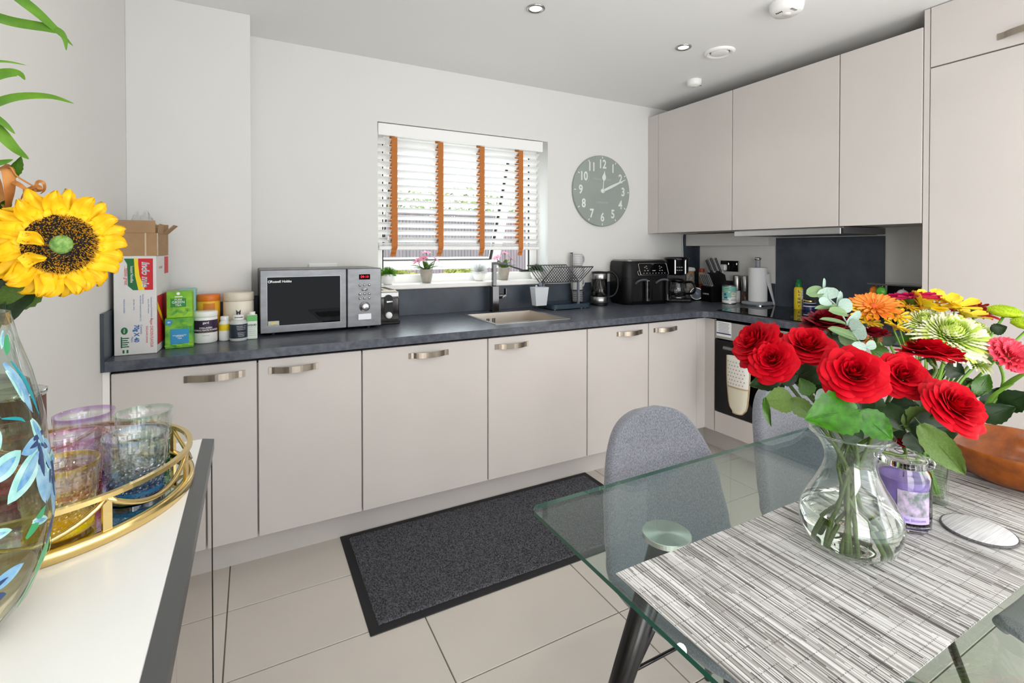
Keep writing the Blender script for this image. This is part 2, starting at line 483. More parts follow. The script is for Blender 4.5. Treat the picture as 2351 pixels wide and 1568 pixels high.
g.tube([glove(i/12, .46, 1) for i in range(13)], .004, 6); g.tube([glove(0, i/12, 1) for i in range(13)], .004, 6); g.tube([glove(1, i/12, 1) for i in range(13)], .004, 6)
g.tube([glove(i/12, 0, 1) for i in range(13)], .004, 6); g.tube([(-.008, 0, .178), (-.002, 0, .20), (.02, 0, .218), (.022, 0, .198)], .003, 6)
g.build('binding', Mg3, gl)
g = MB()
for i in range(6):
    for j in range(7):
        u = .14+.13*i+(.06 if j % 2 else 0); v = .52+.065*j
        if u > .92: continue
        p = Vector(glove(u, v, 1))+Vector((-.0012, 0, 0))
        g.add([p+Vector((0,.005,-.003)), p+Vector((0,-.005,-.003)), p+Vector((0,0,.005))], [(0,1,2)])
g.build('printed_motifs', M_inkg, gl)

# tall unit
t = thing('fridge_housing', 'floor to ceiling cashmere fridge unit at right edge with top cupboard', 'cabinet', (2.76, 1.12, 0))
MB().box((.002, -.022, .0), (.50, 0, 2.426), .001).build('side_panel', M_cab, t)
MB().box((.024, -.62, .0), (.49, -.024, 2.42)).build('carcass', M_carc, t)
MB().box((0, -.62, .15), (.02, -.0255, 2.148), .0015).build('door', M_cab, t)
d = MB().box((0, -.62, 2.154), (.02, -.0255, 2.426), .0015).build('door', M_cab, t)
o = handle_mb(.20).build('handle', M_nickel, d, (0, -.355, 2.205)); o.rotation_euler = (0, 0, -PI/2)

# wall units
def wall_unit(y0, y1, label, door=True):
    t = thing('wall_cabinet', label, 'cabinet', (2.759, (y0+y1)/2, 1.44))
    hw = (y1-y0)/2
    MB().box((.022, -hw+.0005, .004), (.498, hw-.0005, .905)).build('carcass', M_carc, t)
    MB().box((0, -hw+.0018, 0), (.02, hw-.0018, .909), .0012).build('door', M_cab, t)
tag(MB().box((2.759, 2.802, 1.44), (3.255, 2.909, 2.349), .001).build('cabinet_filler', M_cab), 'narrow cashmere filler panel between window wall and wall cabinets', 'filler')
wall_unit(2.146, 2.80, 'leftmost large cashmere wall cabinet beside the clock wall')
wall_unit(1.489, 2.144, 'middle cashmere wall cabinet above the cooker hood')
wall_unit(1.122, 1.487, 'narrow cashmere wall cabinet next to the tall fridge unit')
hd = thing('cooker_hood', 'slim telescopic steel cooker hood under the middle wall cabinet', 'cooker hood', (2.74, 1.79, 1.398))
MB().box((.0, -.322, 0), (.03, .322, .033), .002).build('front_strip', M_steel, hd)
MB().box((.032, -.318, .004), (.46, .318, .040), .001).build('body', mat('hood_grey', '#8b8c8d', .4, .8), hd)
fil = MB().box((.06, -.29, .0005), (.43, .29, .0035)).build('filter', mat('hood_filter', '#77787a', .45, .9), hd)

# ------------------------------------------------------------------ worktop
T0, T1 = .881, .918
SX0, SX1, SY0, SY1 = 1.145, 1.607, 2.334, 2.768          # sink cut-out
wt = thing('worktop', 'dark slate L shaped kitchen worktop with matching upstand', 'worktop', (1.3, 2.5, T0))
O = Vector((1.3, 2.5, T0))
arc = [(2.60-.13+.13*math.sin(a), 2.08+.13*math.cos(a)) for a in [PI/2*k/8 for k in range(9)]]
# concave inner corner sweeps from the sink run into the oven run
arc = [(2.47+.13*math.sin(a), 2.08+.13*math.cos(a)) for a in [PI/2*k/8 for k in range(9)]]
arc = [(2.47, 2.21)]+[(2.60-.13*math.cos(a), 2.08+.13*math.sin(a)) for a in []]
inner = [(2.46, 2.21), (2.505, 2.2065), (2.548, 2.195), (2.578, 2.173), (2.594, 2.145), (2.60, 2.11)]
poly = [(SX1, 2.21)]+inner+[(2.60, 1.118), (3.2485, 1.118), (3.2485, 2.8985), (SX1, 2.8985)]
m = MB()
L_ = lambda P: [(x-O.x, y-O.y) for x, y in P]
m.prism(L_([(-.463, 2.21), (SX0, 2.21), (SX0, 2.8985), (-.0, 2.8985), (0.0, 2.646), (-.463, 2.646)]), 0, T1-T0)
m.prism(L_([(SX0, 2.21), (SX1, 2.21), (SX1, SY0), (SX0, SY0)]), 0, T1-T0)
m.prism(L_([(SX0, SY1), (SX1, SY1), (SX1, 2.8985), (SX0, 2.8985)]), 0, T1-T0)
m.prism(L_(poly), 0, T1-T0)
m.build('slab', M_ctop, wt)
def ups(a, c): 
    return MB().box(tuple(Vector(a)-O), tuple(Vector(c)-O), .001).build('upstand', M_ups, wt)
ups((0.001, 2.899, T1), (3.248, 2.9095, 1.074)); ups((XL+.0005, 2.21, T0), (-.4635, 2.6475, 1.090)); ups((-.463, 2.636, T1), (0.001, 2.6475, 1.074)); ups((.0005, 2.636, T1), (.011, 2.898, 1.074))
ups((3.249, 2.169, T1), (3.2595, 2.898, 1.074)); ups((3.249, 1.119, T1), (3.2595, 1.497, 1.074))
t = tag(MB().box((3.250, 1.499, T1+.0005), (3.2595, 2.168, 1.395), .0005).build('splashback', M_ups), 'dark slate splashback panel on the wall behind the hob', 'splashback')
b = MB(); b.box((3.144, 2.9005, 1.0745), (3.169, 2.9095, 1.437)); b.box((3.169, 2.9005, 1.0745), (3.249, 2.9095, 1.342)); b.box((3.249, 2.836, 1.0745), (3.2595, 2.9095, 1.342))
tag(b.build('corner_splashback', M_ups), 'narrow dark slate strip in the wall corner behind coffee maker', 'panel')

# hob
hb = thing('hob', 'black glass induction hob let into the worktop by the splashback', 'hob', (2.93, 1.845, T1))
MB().box((-.27, -.335, 0.0), (.27, .335, .006), .002).build('glass_plate', M_blackg, hb)
g = MB()
for x, y, r in ((-.12, .16, .10), (-.12, -.16, .08), (.13, .16, .08), (.13, -.16, .10)):
    n = 40
    for k in range(n):
        a0, a1 = 2*PI*k/n, 2*PI*(k+.96)/n
        g.add([(x+r*math.cos(a0), y+r*math.sin(a0), .0062), (x+r*math.cos(a1), y+r*math.sin(a1), .0062), (x+(r-.002)*math.cos(a1), y+(r-.002)*math.sin(a1), .0062), (x+(r-.002)*math.cos(a0), y+(r-.002)*math.sin(a0), .0062)], [(0,1,2,3)])
g.build('zone_rings', M_inkg, hb)

# sink
sk = thing('sink', 'square stainless steel inset sink bowl in the dark worktop', 'sink', ((SX0+SX1)/2, (SY0+SY1)/2, T1))
hx, hy = (SX1-SX0)/2, (SY1-SY0)/2
Msk = mat('sink_steel', '#b8b0a6', .33, 1.0, bump=(500, .03))
m = MB(); e = .012
for a, c in (((-hx-.008, -hy-.010, 0), (hx+.008, -hy+e, .0022)), ((-hx-.008, hy-e, 0), (hx+.008, hy+.010, .0022)), ((-hx-.008, -hy+e, 0), (-hx+e, hy-e, .0022)), ((hx-e, -hy+e, 0), (hx+.008, hy-e, .0022))): m.box(a, c)
m.build('rim', M_steel, sk)
m = MB(); bx, by, dz = hx-.012, hy-.012, -.175
v = [(-bx,-by,.001),(bx,-by,.001),(bx,by,.001),(-bx,by,.001),(-bx+.01,-by+.01,dz),(bx-.01,-by+.01,dz),(bx-.01,by-.01,dz),(-bx+.01,by-.01,dz)]
m.add(v, [(0,1,5,4),(1,2,6,5),(2,3,7,6),(3,0,4,7),(4,5,6,7)])
m.build('bowl', Msk, sk)
m = MB()
for k in (-.03, -.018, .010, .022): m.box((k-.06, by-.006, -.060), (k-.055, by-.002, -.032))
m.build('overflow_slots', M_dark, sk)
MB().cyl((0, 0, dz+.0005), .045, .004, 24).build('waste', M_chrome, sk)

# tap
tp = thing('mixer_tap', 'tall square chrome mixer tap standing behind the sink', 'tap', (1.372, 2.822, T1))
MB().box((-.026, -.026, 0), (.026, .026, .006), .001).box((-.024, -.024, .006), (.024, .024, .165), .003).build('body', M_tapc, tp)
MB().box((-.013, -.009, .165), (.013, .015, .318), .002).box((-.013, -.205, .303), (.013, -.009, .318), .002).build('spout', M_tapc, tp)
lv = MB().cyl((0,0,0), .019, .03, 20, 0, .002, frame((.024, 0, .10), (1,0,0)))
lv.add([(.05,-.014,.085),(.05,.014,.085),(.085,.014,.10),(.085,-.014,.10),(.05,-.014,.10),(.05,.014,.10),(.078,.014,.108),(.078,-.014,.108)], [(0,1,2,3),(4,7,6,5),(0,4,5,1),(1,5,6,2),(2,6,7,3),(3,7,4,0)])
lv.box((.075,-.014,.098), (.083,.014,.148), .002)
lv.build('lever', M_tapc, tp)

# ------------------------------------------------------------------ ceiling fittings
def ring(mb, r0, r1, z0, z1, seg=32, mi=0):
    mb.lathe([(r0,z1),(r0,z0),(r1,z0),(r1,z1)], seg, mi, (0,0,0), False)
def downlight(x, y, label):
    t = thing('downlight', label, 'ceiling light', (x, y, ZC-.0001), 0, None)
    m = MB(); m.lathe([(.043,0),(.043,-.004),(.038,-.007),(.030,-.005),(.027,.0)], 32); m.build('bezel', M_steel, t)
    MB().lathe([(.0001,-.0025),(.027,-.0025)], 24).build('lamp', mat('lamp_glow', '#fff2df', .5, emit=('#fff0da', 9)), t)
    l = bpy.data.lights.new('ceiling_spot', 'SPOT'); l.energy = 6; l.color = (1, .97, .92); l.spot_size = 2.3; l.spot_blend = .8; l.shadow_soft_size = .03
    o = bpy.data.objects.new('ceiling_spot', l); C.objects.link(o); o.parent = t; o.location = (0, 0, -.012)
downlight(1.164, 1.957, 'round recessed downlight nearest the window, in front of the blind')
downlight(2.105, 1.95, 'round recessed downlight beside the extract vent')
for x, y in ((1.16, .62), (2.1, .6), (.6, -.8), (2.1, -.8)):  # unseen spots added without fittings, strongest over the table for rose contrast
    l = bpy.data.lights.new('ceiling_spot', 'SPOT'); l.energy = 13 if (x, y) == (1.16, .62) else 6; l.color = (1, .97, .92); l.spot_size = 2.3; l.spot_blend = .8; l.shadow_soft_size = .022
    o = bpy.data.objects.new('ceiling_spot', l); C.objects.link(o); o.location = (x, y, ZC-.02)
vt = thing('extract_vent', 'round white extract vent in the ceiling', 'vent', (2.335, 1.90, ZC))
MB().lathe([(.081,0),(.081,-.006),(.070,-.016),(.058,-.010),(.052,-.002)], 40).build('rim', M_white, vt)
MB().lathe([(.048,-.004),(.048,-.010),(.040,-.013),(.0001,-.013)], 32).build('valve_disc', M_white, vt)
MB().lathe([(.053,-.001),(.040,-.001)], 32).build('gap', M_dark, vt)
sd = thing('heat_detector', 'small white heat detector on the ceiling near the wall cabinets', 'detector', (2.584, 2.30, ZC))
MB().lathe([(.046,0),(.046,-.012),(.043,-.030),(.036,-.038),(.0001,-.038)], 32).build('housing', M_white, sd)
MB().lathe([(.020,-.0382),(.018,-.041),(.0001,-.041)], 20).build('sensor_cap', M_whitem, sd)
MB().box((.02,-.03,-.039),(.034,-.024,-.0375)).build('indicator', M_ink, sd)
sd = thing('smoke_alarm', 'large round white smoke alarm at the top edge of the ceiling', 'detector', (2.143, 1.385, ZC))
MB().lathe([(.070,0),(.070,-.018),(.066,-.036),(.056,-.046),(.0001,-.048)], 40).build('housing', M_white, sd)
m = MB()
for k in range(5): m.box((-.030+.008*k, -.046, -.0475), (-.027+.008*k, -.034, -.0455))
for k in range(4): m.box((-.045, -.004+.008*k, -.0485), (-.035, -.001+.008*k, -.0460))
m.build('vents', M_ink, sd)
MB().lathe([(.018,-.047),(.016,-.051),(.0001,-.051)], 20).build('test_button', M_whitem, sd)

# ================================================================== BLIND
BX0, BX1, BYc = .664, 1.772, 2.945
bl = thing('venetian_blind', 'white wooden venetian blind with four orange tapes in the kitchen window', 'blind', ((BX0+BX1)/2, BYc, 2.06))
hb_ = (BX1-BX0)/2
M_slat = mat('blind_slat_white', '#f2f2f1', .35)
M_tape = mat('orange_tape', '#c77a3a', .8, n=(300, .25), bump=(700, .2))
MB().box((-hb_-.006, -.045, -.072), (hb_+.012, -.031, -.002), .002).box((-hb_, -.030, -.050), (hb_, .025, -.004), .002).build('headrail', M_slat, bl)
NS, SP = 14, .0452
tilt = math.radians(30)
sm = MB()
for sgn in (1,):
    n = 6
    v = []
    for side in (-hb_, hb_):
        for k in range(n+1):
            t = -1+2*k/n; v.append((side, t*.025, .0018*(1-t*t)+.0014))
        for k in range(n+1):
            t = 1-2*k/n; v.append((side, t*.025, .0018*(1-t*t)-.0014))
    N = 2*(n+1)
    sm.add(v, [tuple(reversed(range(N))), tuple(range(N, 2*N))]+[(i, (i+1) % N, N+(i+1) % N, N+i) for i in range(N)])
slat_me = sm.mesh('slat', M_slat)
slat_z = [-.098-SP*i for i in range(NS)]
for z in slat_z:
    o = link('slat', slat_me, bl, (0, 0, z)); o.rotation_euler = (-tilt, 0, 0)
zb = slat_z[-1]-.028
for k in range(1):
    MB().box((-hb_, -.026, zb-.034), (hb_, .026, zb-.012), .005).build('bottom_rail', M_slat, bl)
for k in range(4):
    o = link('slat', slat_me, bl, (0, 0, zb+.006-.006*k)); o.rotation_euler = (0, 0, 0)
for tx in (.757, 1.047, 1.331, 1.620):
    x = tx-(BX0+BX1)/2
    m = MB()
    yf, yb = -.0285, .0285
    def strip(y, z0, z1, wv=.017):
        m.add([(x-wv, y, z0), (x+wv, y, z0), (x+wv, y, z1), (x-wv, y, z1)], [(0,1,2,3)])
        m.add([(x-wv, y+.0008, z0), (x+wv, y+.0008, z0), (x+wv, y+.0008, z1), (x-wv, y+.0008, z1)], [(3,2,1,0)])
    strip(yf, zb-.012, -.074); strip(yb, zb-.012, -.052)
    # gathered tail over the bottom rail
    pts = [(yf-.001, zb-.012), (yf-.010, zb-.022), (yf-.004, zb-.034), (yf-.012, zb-.046), (yf-.003, zb-.058), (yf-.010, zb-.072)]
    for i in range(len(pts)-1):
        (y0, z0), (y1, z1) = pts[i], pts[i+1]
        dx0, dx1 = -.003*i, -.003*(i+1)
        m.add([(x-.016+dx0, y0, z0), (x+.016+dx0, y0, z0), (x+.016+dx1, y1, z1), (x-.016+dx1, y1, z1)], [(3,2,1,0)])
    for z in slat_z:
        m.add([(x-.017, yf, z+.0105-.004), (x+.017, yf, z+.0105-.004), (x+.017, yb, z-.0105-.004), (x-.017, yb, z-.0105-.004)], [(0,1,2,3)])
    m.build('tape', M_tape, bl)
for cx, z1, z2 in ((-hb_+.04, -.52, -.66), (hb_-.035, -.54, -.50)):
    m = MB()
    m.tube([(cx, -.032, -.07), (cx+.003, -.033, z1)], .0011, 5); m.tube([(cx+.009, -.032, -.07), (cx+.011, -.034, z2)], .0011, 5)
    m.build('pull_cord', M_whitem, bl)
    for px_, zz in ((cx+.003, z1), (cx+.011, z2)):
        MB().lathe([(.002,0),(.006,-.008),(.009,-.026),(.006,-.032),(.0001,-.033)], 12, 0, (px_, -.034, zz)).build('tassel', M_whitem, bl)

# ================================================================== OUTSIDE
struct(MB().box((-6, 3.2, -.4), (16, 14, -.3)).build('ground', mat('garden_ground', '#8d8a80', .9, n=(2, .3))))
fe = thing('garden_fence', 'weathered wooden close board fence across the garden outside', 'fence', (3.0, 7.2, -.3))
b = MB(); rnd = random.Random(3)
for k in range(330):
    x = -8.5+.052*k
    b.box((x, -.012+rnd.uniform(-.003, .003), 0), (x+.046, .012, 2.13+rnd.uniform(-.01, .01)))
stuff(b.build('boards', mat('fence_wood', '#a08f92', .8, n=(3, .35, 6), col2='#8d8486', stretch=(3, 3, .4)), fe))
b = MB()
for z in (.25, 1.1, 1.95): b.box((-8.5, .012, z), (8.7, .05, z+.09))
b.box((-8.5, -.02, 2.13), (8.7, .03, 2.16))
b.build('rails', MATS['fence_wood'], fe)
M_bush = mat('bush_leaf', '#8a9a3c', .6, n=(6, .5), col2='#b7ad55')
M_hedge = mat('hedge_leaf', '#7d8f52', .6, n=(5, .5), col2='#a9b06a')
def bush(name, label, x, y, z, rx, ry, rz, n, m, cat='bush', sz=.05, seed=1):
    r = random.Random(seed); b = MB()
    for k in range(n):
        while True:
            p = Vector((r.uniform(-1,1), r.uniform(-1,1), r.uniform(-1,1)))
            if .55 < p.length < 1: break
        p = Vector((p.x*rx, p.y*ry, p.z*rz))
        d = Vector((r.uniform(-1,1), r.uniform(-1,1), r.uniform(-.4,1))).normalized(); s_ = d.orthogonal().normalized()
        l = sz*r.uniform(.6, 1.2)
        b.add([p, p+d*l*.5+s_*l*.3, p+d*l, p+d*l*.5-s_*l*.3], [(0,1,2,3)])
    t = thing(name, label, cat, (x, y, z))
    stuff(b.build('foliage', m, t))
    MB().tube([(0,0,-rz*.2), (0,0,-z-.32)], .03, 6).build('trunk', M_stem, t)
bush('garden_bush', 'low yellow green bush outside, seen under the open window pane at left', 1.32, 4.9, .88, .26, .25, .26, 1500, M_bush, seed=2)
bush('garden_bush', 'low green bush outside, seen under the window between pink plant and white ball', 1.98, 4.9, .90, .26, .25, .26, 1500, M_bush, seed=4)
bush('garden_hedge', 'yellowish green hedge showing above the fence behind the blind', 3.4, 8.4, 1.5, 2.6, .5, .95, 5200, M_hedge, 'hedge', .10, 5)
bush('garden_tree', 'yellow green tree beyond the fence at the right of the window', 7.0, 9.8, 1.9, .75, .6, .95, 2600, M_bush, 'tree', .10, 6)

# ================================================================== SILL PLANTS
SZ = 1.1055
def grass_ball(x, y, label, m, pot, n=620, R=.052, hz=.046, seed=1):
    t = thing('artificial_plant', label, 'plant', (x, y, SZ))
    MB().lathe([(.0001,0),(.022,0),(.034,.012),(.0405,.032),(.039,.052),(.033,.063),(.030,.063),(.034,.05),(.0001,.045)], 32).build('pot', pot, t)
    r = random.Random(seed); b = MB()
    for k in range(n):
        a = r.uniform(0, 2*PI); ph = math.acos(r.uniform(-.25, 1))
        d = Vector((math.sin(ph)*math.cos(a), math.sin(ph)*math.sin(a), math.cos(ph)))
        q0 = Vector((0,0,.062))+d*.012; q1 = Vector((0,0,.062))+Vector((d.x*R, d.y*R, d.z*hz))*r.uniform(.85, 1.08)
        s_ = d.cross(Vector((r.uniform(-1,1), r.uniform(-1,1), r.uniform(-1,1)))).normalized()*.0016
        b.add([q0-s_, q0+s_, q1+s_*.6, q1+d.orthogonal()*.001], [(0,1,2,3)])
    stuff(b.build('blades', m, t))
M_gb = mat('bright_grass', '#6fb02c', .6, n=(60, .5)); M_wb = mat('white_frosted_grass', '#eceeec', .7, n=(60, .2)); M_db = mat('dark_grass', '#3f6a2c', .6, n=(60, .5))
grass_ball(.722, 2.945, 'bright green artificial grass ball in white pot, left end of sill', M_gb, M_cer, seed=1)
grass_ball(1.345, 3.0, 'white frosted artificial grass ball in white pot mid sill', M_wb, M_cer, R=.058, hz=.055, seed=2)
grass_ball(1.775, 2.975, 'dark green artificial ball plant in white pot, right end of sill', M_db, M_cer, seed=3)
M_potg = mat('grey_pot', '#a8a095', .35, n=(14, .3), bump=(40, .1))
M_pink = mat('pink_petal', '#d96a92', .6, n=(40, .4), col2='#eeb6c8'); M_pl = mat('fresh_leaf', '#5d8036', .5, n=(30, .4))
def leaf_grid(L, W, curl=0.0, cup=.15, nu=4, nv=7, tipw=1.0):
    m = MB()
    def fn(u, v):
        s_ = 2*u-1
        wv = W*math.sin(PI*min(1, v*.96+.03))**.75*(1-.25*v*tipw)
        return (s_*wv/2, v*L, cup*abs(s_)**1.5*wv-curl*L*v*v)
    return m.grid(fn, nu, nv)
pl_leaf = leaf_grid(1, .42, .35, .2).mesh('leaf', M_pl)
pk_pet = leaf_grid(1, .62, .3, .15).mesh('petal', M_pink)
def pink_plant(x, y, label, seed, flowers):
    r = random.Random(seed)
    t = thing('artificial_plant', label, 'plant', (x, y, SZ))
    MB().lathe([(.0001,0),(.026,0),(.029,.004),(.040,.060),(.043,.080),(.043,.086),(.039,.086),(.036,.07),(.0001,.07)], 32).build('pot', M_potg, t)
    for k in range(11):
        a = 2*PI*k/11+r.uniform(-.2,.2); el = r.uniform(.5, 1.25)
        d = Vector((math.cos(a)*math.cos(el), math.sin(a)*math.cos(el), math.sin(el)))
        o = link('leaf', pl_leaf, t)
        z = d.cross(Vector((math.cos(a+PI/2), math.sin(a+PI/2), 0))).normalized()
        if z.z < 0: z = -z
        x_ = d.cross(z); M = Matrix((x_, d, z)).transposed().to_4x4(); M.translation = (d.x*.01, d.y*.01, .078)
        s_ = r.uniform(.07, .095); o.matrix_basis = M @ Matrix.Scale(s_, 4)
    for fx, fy, fz in flowers:
        fo = link('flower', MB().tube([(0,0,0), (-fx*.4,-fy*.4,-(fz-.08)*.9)], .0018, 6).lathe([(.0001,.006),(.004,.003),(.004,-.002),(.0001,-.005)], 8).mesh('flower', M_stem), t, (fx, fy, fz))
        ax = Vector((fx*4, fy*4-.1, .3)).normalized()
        F = frame((0,0,0), ax)
        for k in range(6):
            o = link('petal', pk_pet, fo)
            o.matrix_basis = F @ Matrix.Rotation(2*PI*k/6+r.uniform(-.2,.2), 4, 'Z') @ Matrix.Rotation(.45, 4, 'X') @ Matrix.Scale(.036, 4)
pink_plant(.975, 2.985, 'pink flowered artificial plant in grey pot, left of the white ball plant', 1, [(-.058, -.01, .135), (.055, -.01, .145), (.0, .0, .185), (-.03, -.03, .15)])
pink_plant(1.53, 3.0, 'pink flowered artificial plant in grey pot, behind the chrome tap', 2, [(-.05, 0, .15), (.055, .0, .14), (.008, 0, .18)])

# ================================================================== COUNTER, LEFT TO RIGHT
CT = .9185
# noodle box
nb = thing('noodle_box', 'tall white printed instant noodle carton standing at the left end of worktop', 'box', (-.386, 2.44, CT), math.radians(-2))
M_card = mat('white_card', '#dcdad8', .7, n=(8, .06)); M_brown = mat('brown_card', '#a98863', .8, n=(14, .14), bump=(60, .1))
NW, ND, NH = .066, .128, .375
MB().box((-NW, -ND, 0), (NW, ND, NH), .002).build('carton', M_card, nb)
g = MB(); yy = -ND-.0006
def nq(m, x0, z0, x1, z1, y=yy): m.add([(x0,y,z0),(x1,y,z0),(x1,y,z1),(x0,y,z1)], [(0,1,2,3)])
def wave(x0, x1, z0, z1, amp, y, m, n=14):
    v = []
    for k in range(n+1):
        t = k/n; z = z0+(z1-z0)*t; dx = amp*math.sin(t*PI*2)
        v += [(x0+dx, y, z), (x1+dx if x1 < .055 else x1, y, z)]
    m.add(v, [(2*k, 2*k+1, 2*k+3, 2*k+2) for k in range(n)])
m = MB(); nq(m, .010, .245, .056, .365); m.build('red_panel', M_red, nb)
m = MB(); m.add([(-.003,yy-.0002,.365),(.008,yy-.0002,.365),(.014,yy-.0002,.30),(.030,yy-.0002,.245),(.010,yy-.0002,.245),(.0,yy-.0002,.30)], [(0,5,4,3,2,1)]); m.build('yellow_swoosh', M_yel, nb)
m = MB(); m.add([(-.034,yy,.365),(-.003,yy,.365),(.0,yy,.30),(.012,yy,.245),(-.006,yy,.245),(-.022,yy,.262),(-.024,yy,.345)], [(0,6,5,4,3,2,1)]); m.build('green_swoosh', M_grn, nb)
dn = (0,0,-1); rt = (1,0,0)
def nt(s_, size, m, x, z, bold=0.0, xs=1, shear=0): return text(s_, size, m, nb, (x, yy-.0005, z), dn, rt, 'CENTER', bold, xs, shear=shear)
nt('Indo mie', .032, M_inkw, .032, .305, .0012, .85, .25); nt('Indo mie', .032, M_blue, .033, .305, .0002, .85, .25)
nt('Instant Noodles', .013, M_inkw, -.010, .305, 0, .75)
nt('...tastes great', .017, M_red, -.027, .302, 0, .8, .2)
nt('Manufactured by PT INDOFOOD CBP', .0062, M_blue, .050, .172, 0, .9); nt('Jakarta 12910, Indonesia', .0062, M_blue, .041, .182, 0, .9); nt('Distributed by:', .0062, M_blue, .024, .21); nt('MULTIFOOD MANUFACTURERS LTD', .006, M_blue, .016, .175); nt('(ISO 9001 : 2015)', .0058, M_blue, -.004, .19); nt('MADE IN NIGERIA', .0066, M_blue, -.034, .185)
nt('Pepper CHICKEN FLAVOUR', .0135, M_red, .050, .080, 0, .68); nt('Goût poulet pimenté', .0095, M_red, .036, .075, 0, .8, .2)
nt('Contents', .0095, M_blue, .018, .095); nt('70g X 40', .021, M_blue, .003, .080, .0008, .85); nt('Packs', .0095, M_blue, -.010, .058)
m = MB(); m.lathe([(.0001,0),(.0105,0)], 24, 0, (0,0,0), False, frame((-.034, yy, .092), (0,-1,0)), 1.3); m.build('green_seal', M_grn, nb)
nt('Halal', .008, M_inkw, -.034, .092)
m = MB()
for k in range(5): nq(m, -.045+.0001*k, .030+.008*k, -.020-.004*(k % 2), .034+.008*k)
nq(m, -.045, .028, -.041, .07); nq(m, -.040, .008, -.034, .020); nq(m, -.028, .008, -.022, .020)
m.build('handling_icons', M_grn, nb)
text('...tastes great', .017, M_red, nb, (NW+.0008, -.05, .33), (0,1,0), (0,0,1), xs=.8)
m = MB(); xx = NW+.0006
m.add([(xx,.03,.30),(xx,.11,.30),(xx,.11,.37),(xx,.03,.37)], [(0,1,2,3)]); m.add([(xx,-.115,.03),(xx,.115,.03),(xx,.115,.22),(xx,-.115,.22)], [(0,1,2,3)])
m.build('red_side_panel', M_red, nb)
m = MB(); m.add([(xx+.0003,-.115,.17),(xx+.0003,.10,.03),(xx+.0003,.115,.03),(xx+.0003,-.115,.20)], [(0,1,2,3)]); m.build('yellow_swoosh', M_yel, nb)
# parcel on top
pb = thing('cardboard_box', 'open brown cardboard box with raised flaps on top of noodle carton', 'box', (-.383, 2.435, CT+NH+.0005), math.radians(-2))
PW, PD, PH = .064, .115, .088
m = MB(); th = .003
m.box((-PW, -PD, 0), (PW, -PD+th, PH)); m.box((-PW, PD-th, 0), (PW, PD, PH)); m.box((-PW, -PD+th, 0), (-PW+th, PD-th, PH)); m.box((PW-th, -PD+th, 0), (PW, PD-th, PH)); m.box((-PW+th, -PD+th, 0), (PW-th, PD-th, th))
m.build('carton', M_brown, pb)
def flap(a, b_, d, name='flap', m=M_brown):
    a = Vector(a); b_ = Vector(b_); d = Vector(d); n = (b_-a).cross(d).normalized()*.003
    v = [a, b_, b_+d, a+d, a+n, b_+n, b_+d+n, a+d+n]
    MB().add(v, [(0,3,2,1),(4,5,6,7),(0,1,5,4),(1,2,6,5),(2,3,7,6),(3,0,4,7)]).build(name, m, pb)
flap((-PW, -PD, PH), (PW-.004, -PD, PH), (-.001, .006, .047))
flap((-PW, -PD+.01, PH), (-PW, PD-.01, PH), (-.018, 0, .046))
flap((PW, -PD+.012, PH), (PW, -.01, PH), (.006, 0, .036)); flap((PW, 0, PH), (PW, PD-.02, PH), (.038, -.01, .036))
flap((-PW, PD, PH), (PW, PD, PH), (0, .012, .04))
m = MB(); m.box((.026, -PD-.0006, .0), (.031, -PD-.0001, PH)); m.box((PW+.0001, -PD+.004, 0), (PW+.0007, -PD+.02, PH)); m.build('packing_tape', mat('packing_tape', '#c9b79c', .15), pb)
pg = MB(); r = random.Random(5)
def bagf(u, v):
    a = u*2*PI; rr = .055*(1-.55*v)*(1+.25*math.sin(3*a+4*v)+.12*math.sin(7*a+9*v))
    return (rr*math.cos(a)*.9, rr*math.sin(a)*1.2, .06+.105*v+.012*math.sin(5*a+6*v))
pg.grid(bagf, 28, 12, closeu=True)
tag(pg.build('plastic_bag', thin_glass('bag_film', '#f7f8f8', .9, .08), None, (-.385, 2.44, CT+NH+.006)), 'crumpled clear plastic bag sticking out of open cardboard box', 'bag')

# tea boxes
M_tg = mat('tea_green_light', '#6bae1f', .4, n=(14, .35), col2='#97cc2f'); M_tgd = mat('tea_green_dark', '#2c8a35', .4, n=(22, .5), col2='#7fbf3a'); M_tb = mat('tea_blue_label', '#2f8fc0', .4); M_tt = mat('tea_teal', '#8fc9c4', .5)
t1 = thing('tea_box', 'green tea box with blue label, lower of the two stacked boxes', 'box', (-.262, 2.425, CT), math.radians(3))
MB().box((-.048, -.045, 0), (.048, .045, .122), .002).build('carton', M_tgd, t1)
MB().box((-.030, -.0462, .018), (.032, -.0452, .078), .004).build('label', M_tb, t1)
MB().cyl((0,0,0), .012, .0008, 24, 0, 0, frame((-.034, -.0452, .106), (0,-1,0))).build('badge', M_tb, t1)
text('DECAFFEINATED', .006, M_inkw, t1, (.001, -.0466, .052), (1,0,0), (0,0,1)); text('GREEN\nTEA', .0085, M_inkw, t1, (.001, -.0466, .044), (1,0,0), (0,0,1)); text('80', .010, M_inkw, t1, (-.034, -.0464, .106), (1,0,0), (0,0,1))
m = MB()
for k in range(7): m.lathe([(.0001,0),(.010,0)], 12, 0, (0,0,0), False, frame((-.040+.013*k, -.0455, .012+.006*((k*5) % 3)), (0,-1,0)), .4)
for k in range(5): m.lathe([(.0001,0),(.010,0)], 12, 0, (0,0,0), False, frame((-.036+.018*k, -.0455, .092+.008*((k*3) % 2)), (0,-1,0)), .4)
m.build('leaf_print', M_tg, t1)
t2 = thing('tea_box', 'bright green pure green tea box stacked on top of another', 'box', (-.260, 2.425, CT+.1225), math.radians(2))
MB().box((-.044, -.04, 0), (.044, .04, .106), .002).build('carton', M_tg, t2)
MB().box((-.030, -.0412, .044), (.022, -.0402, .079), .001).build('label', mat('tea_label_green', '#23863a', .4), t2)
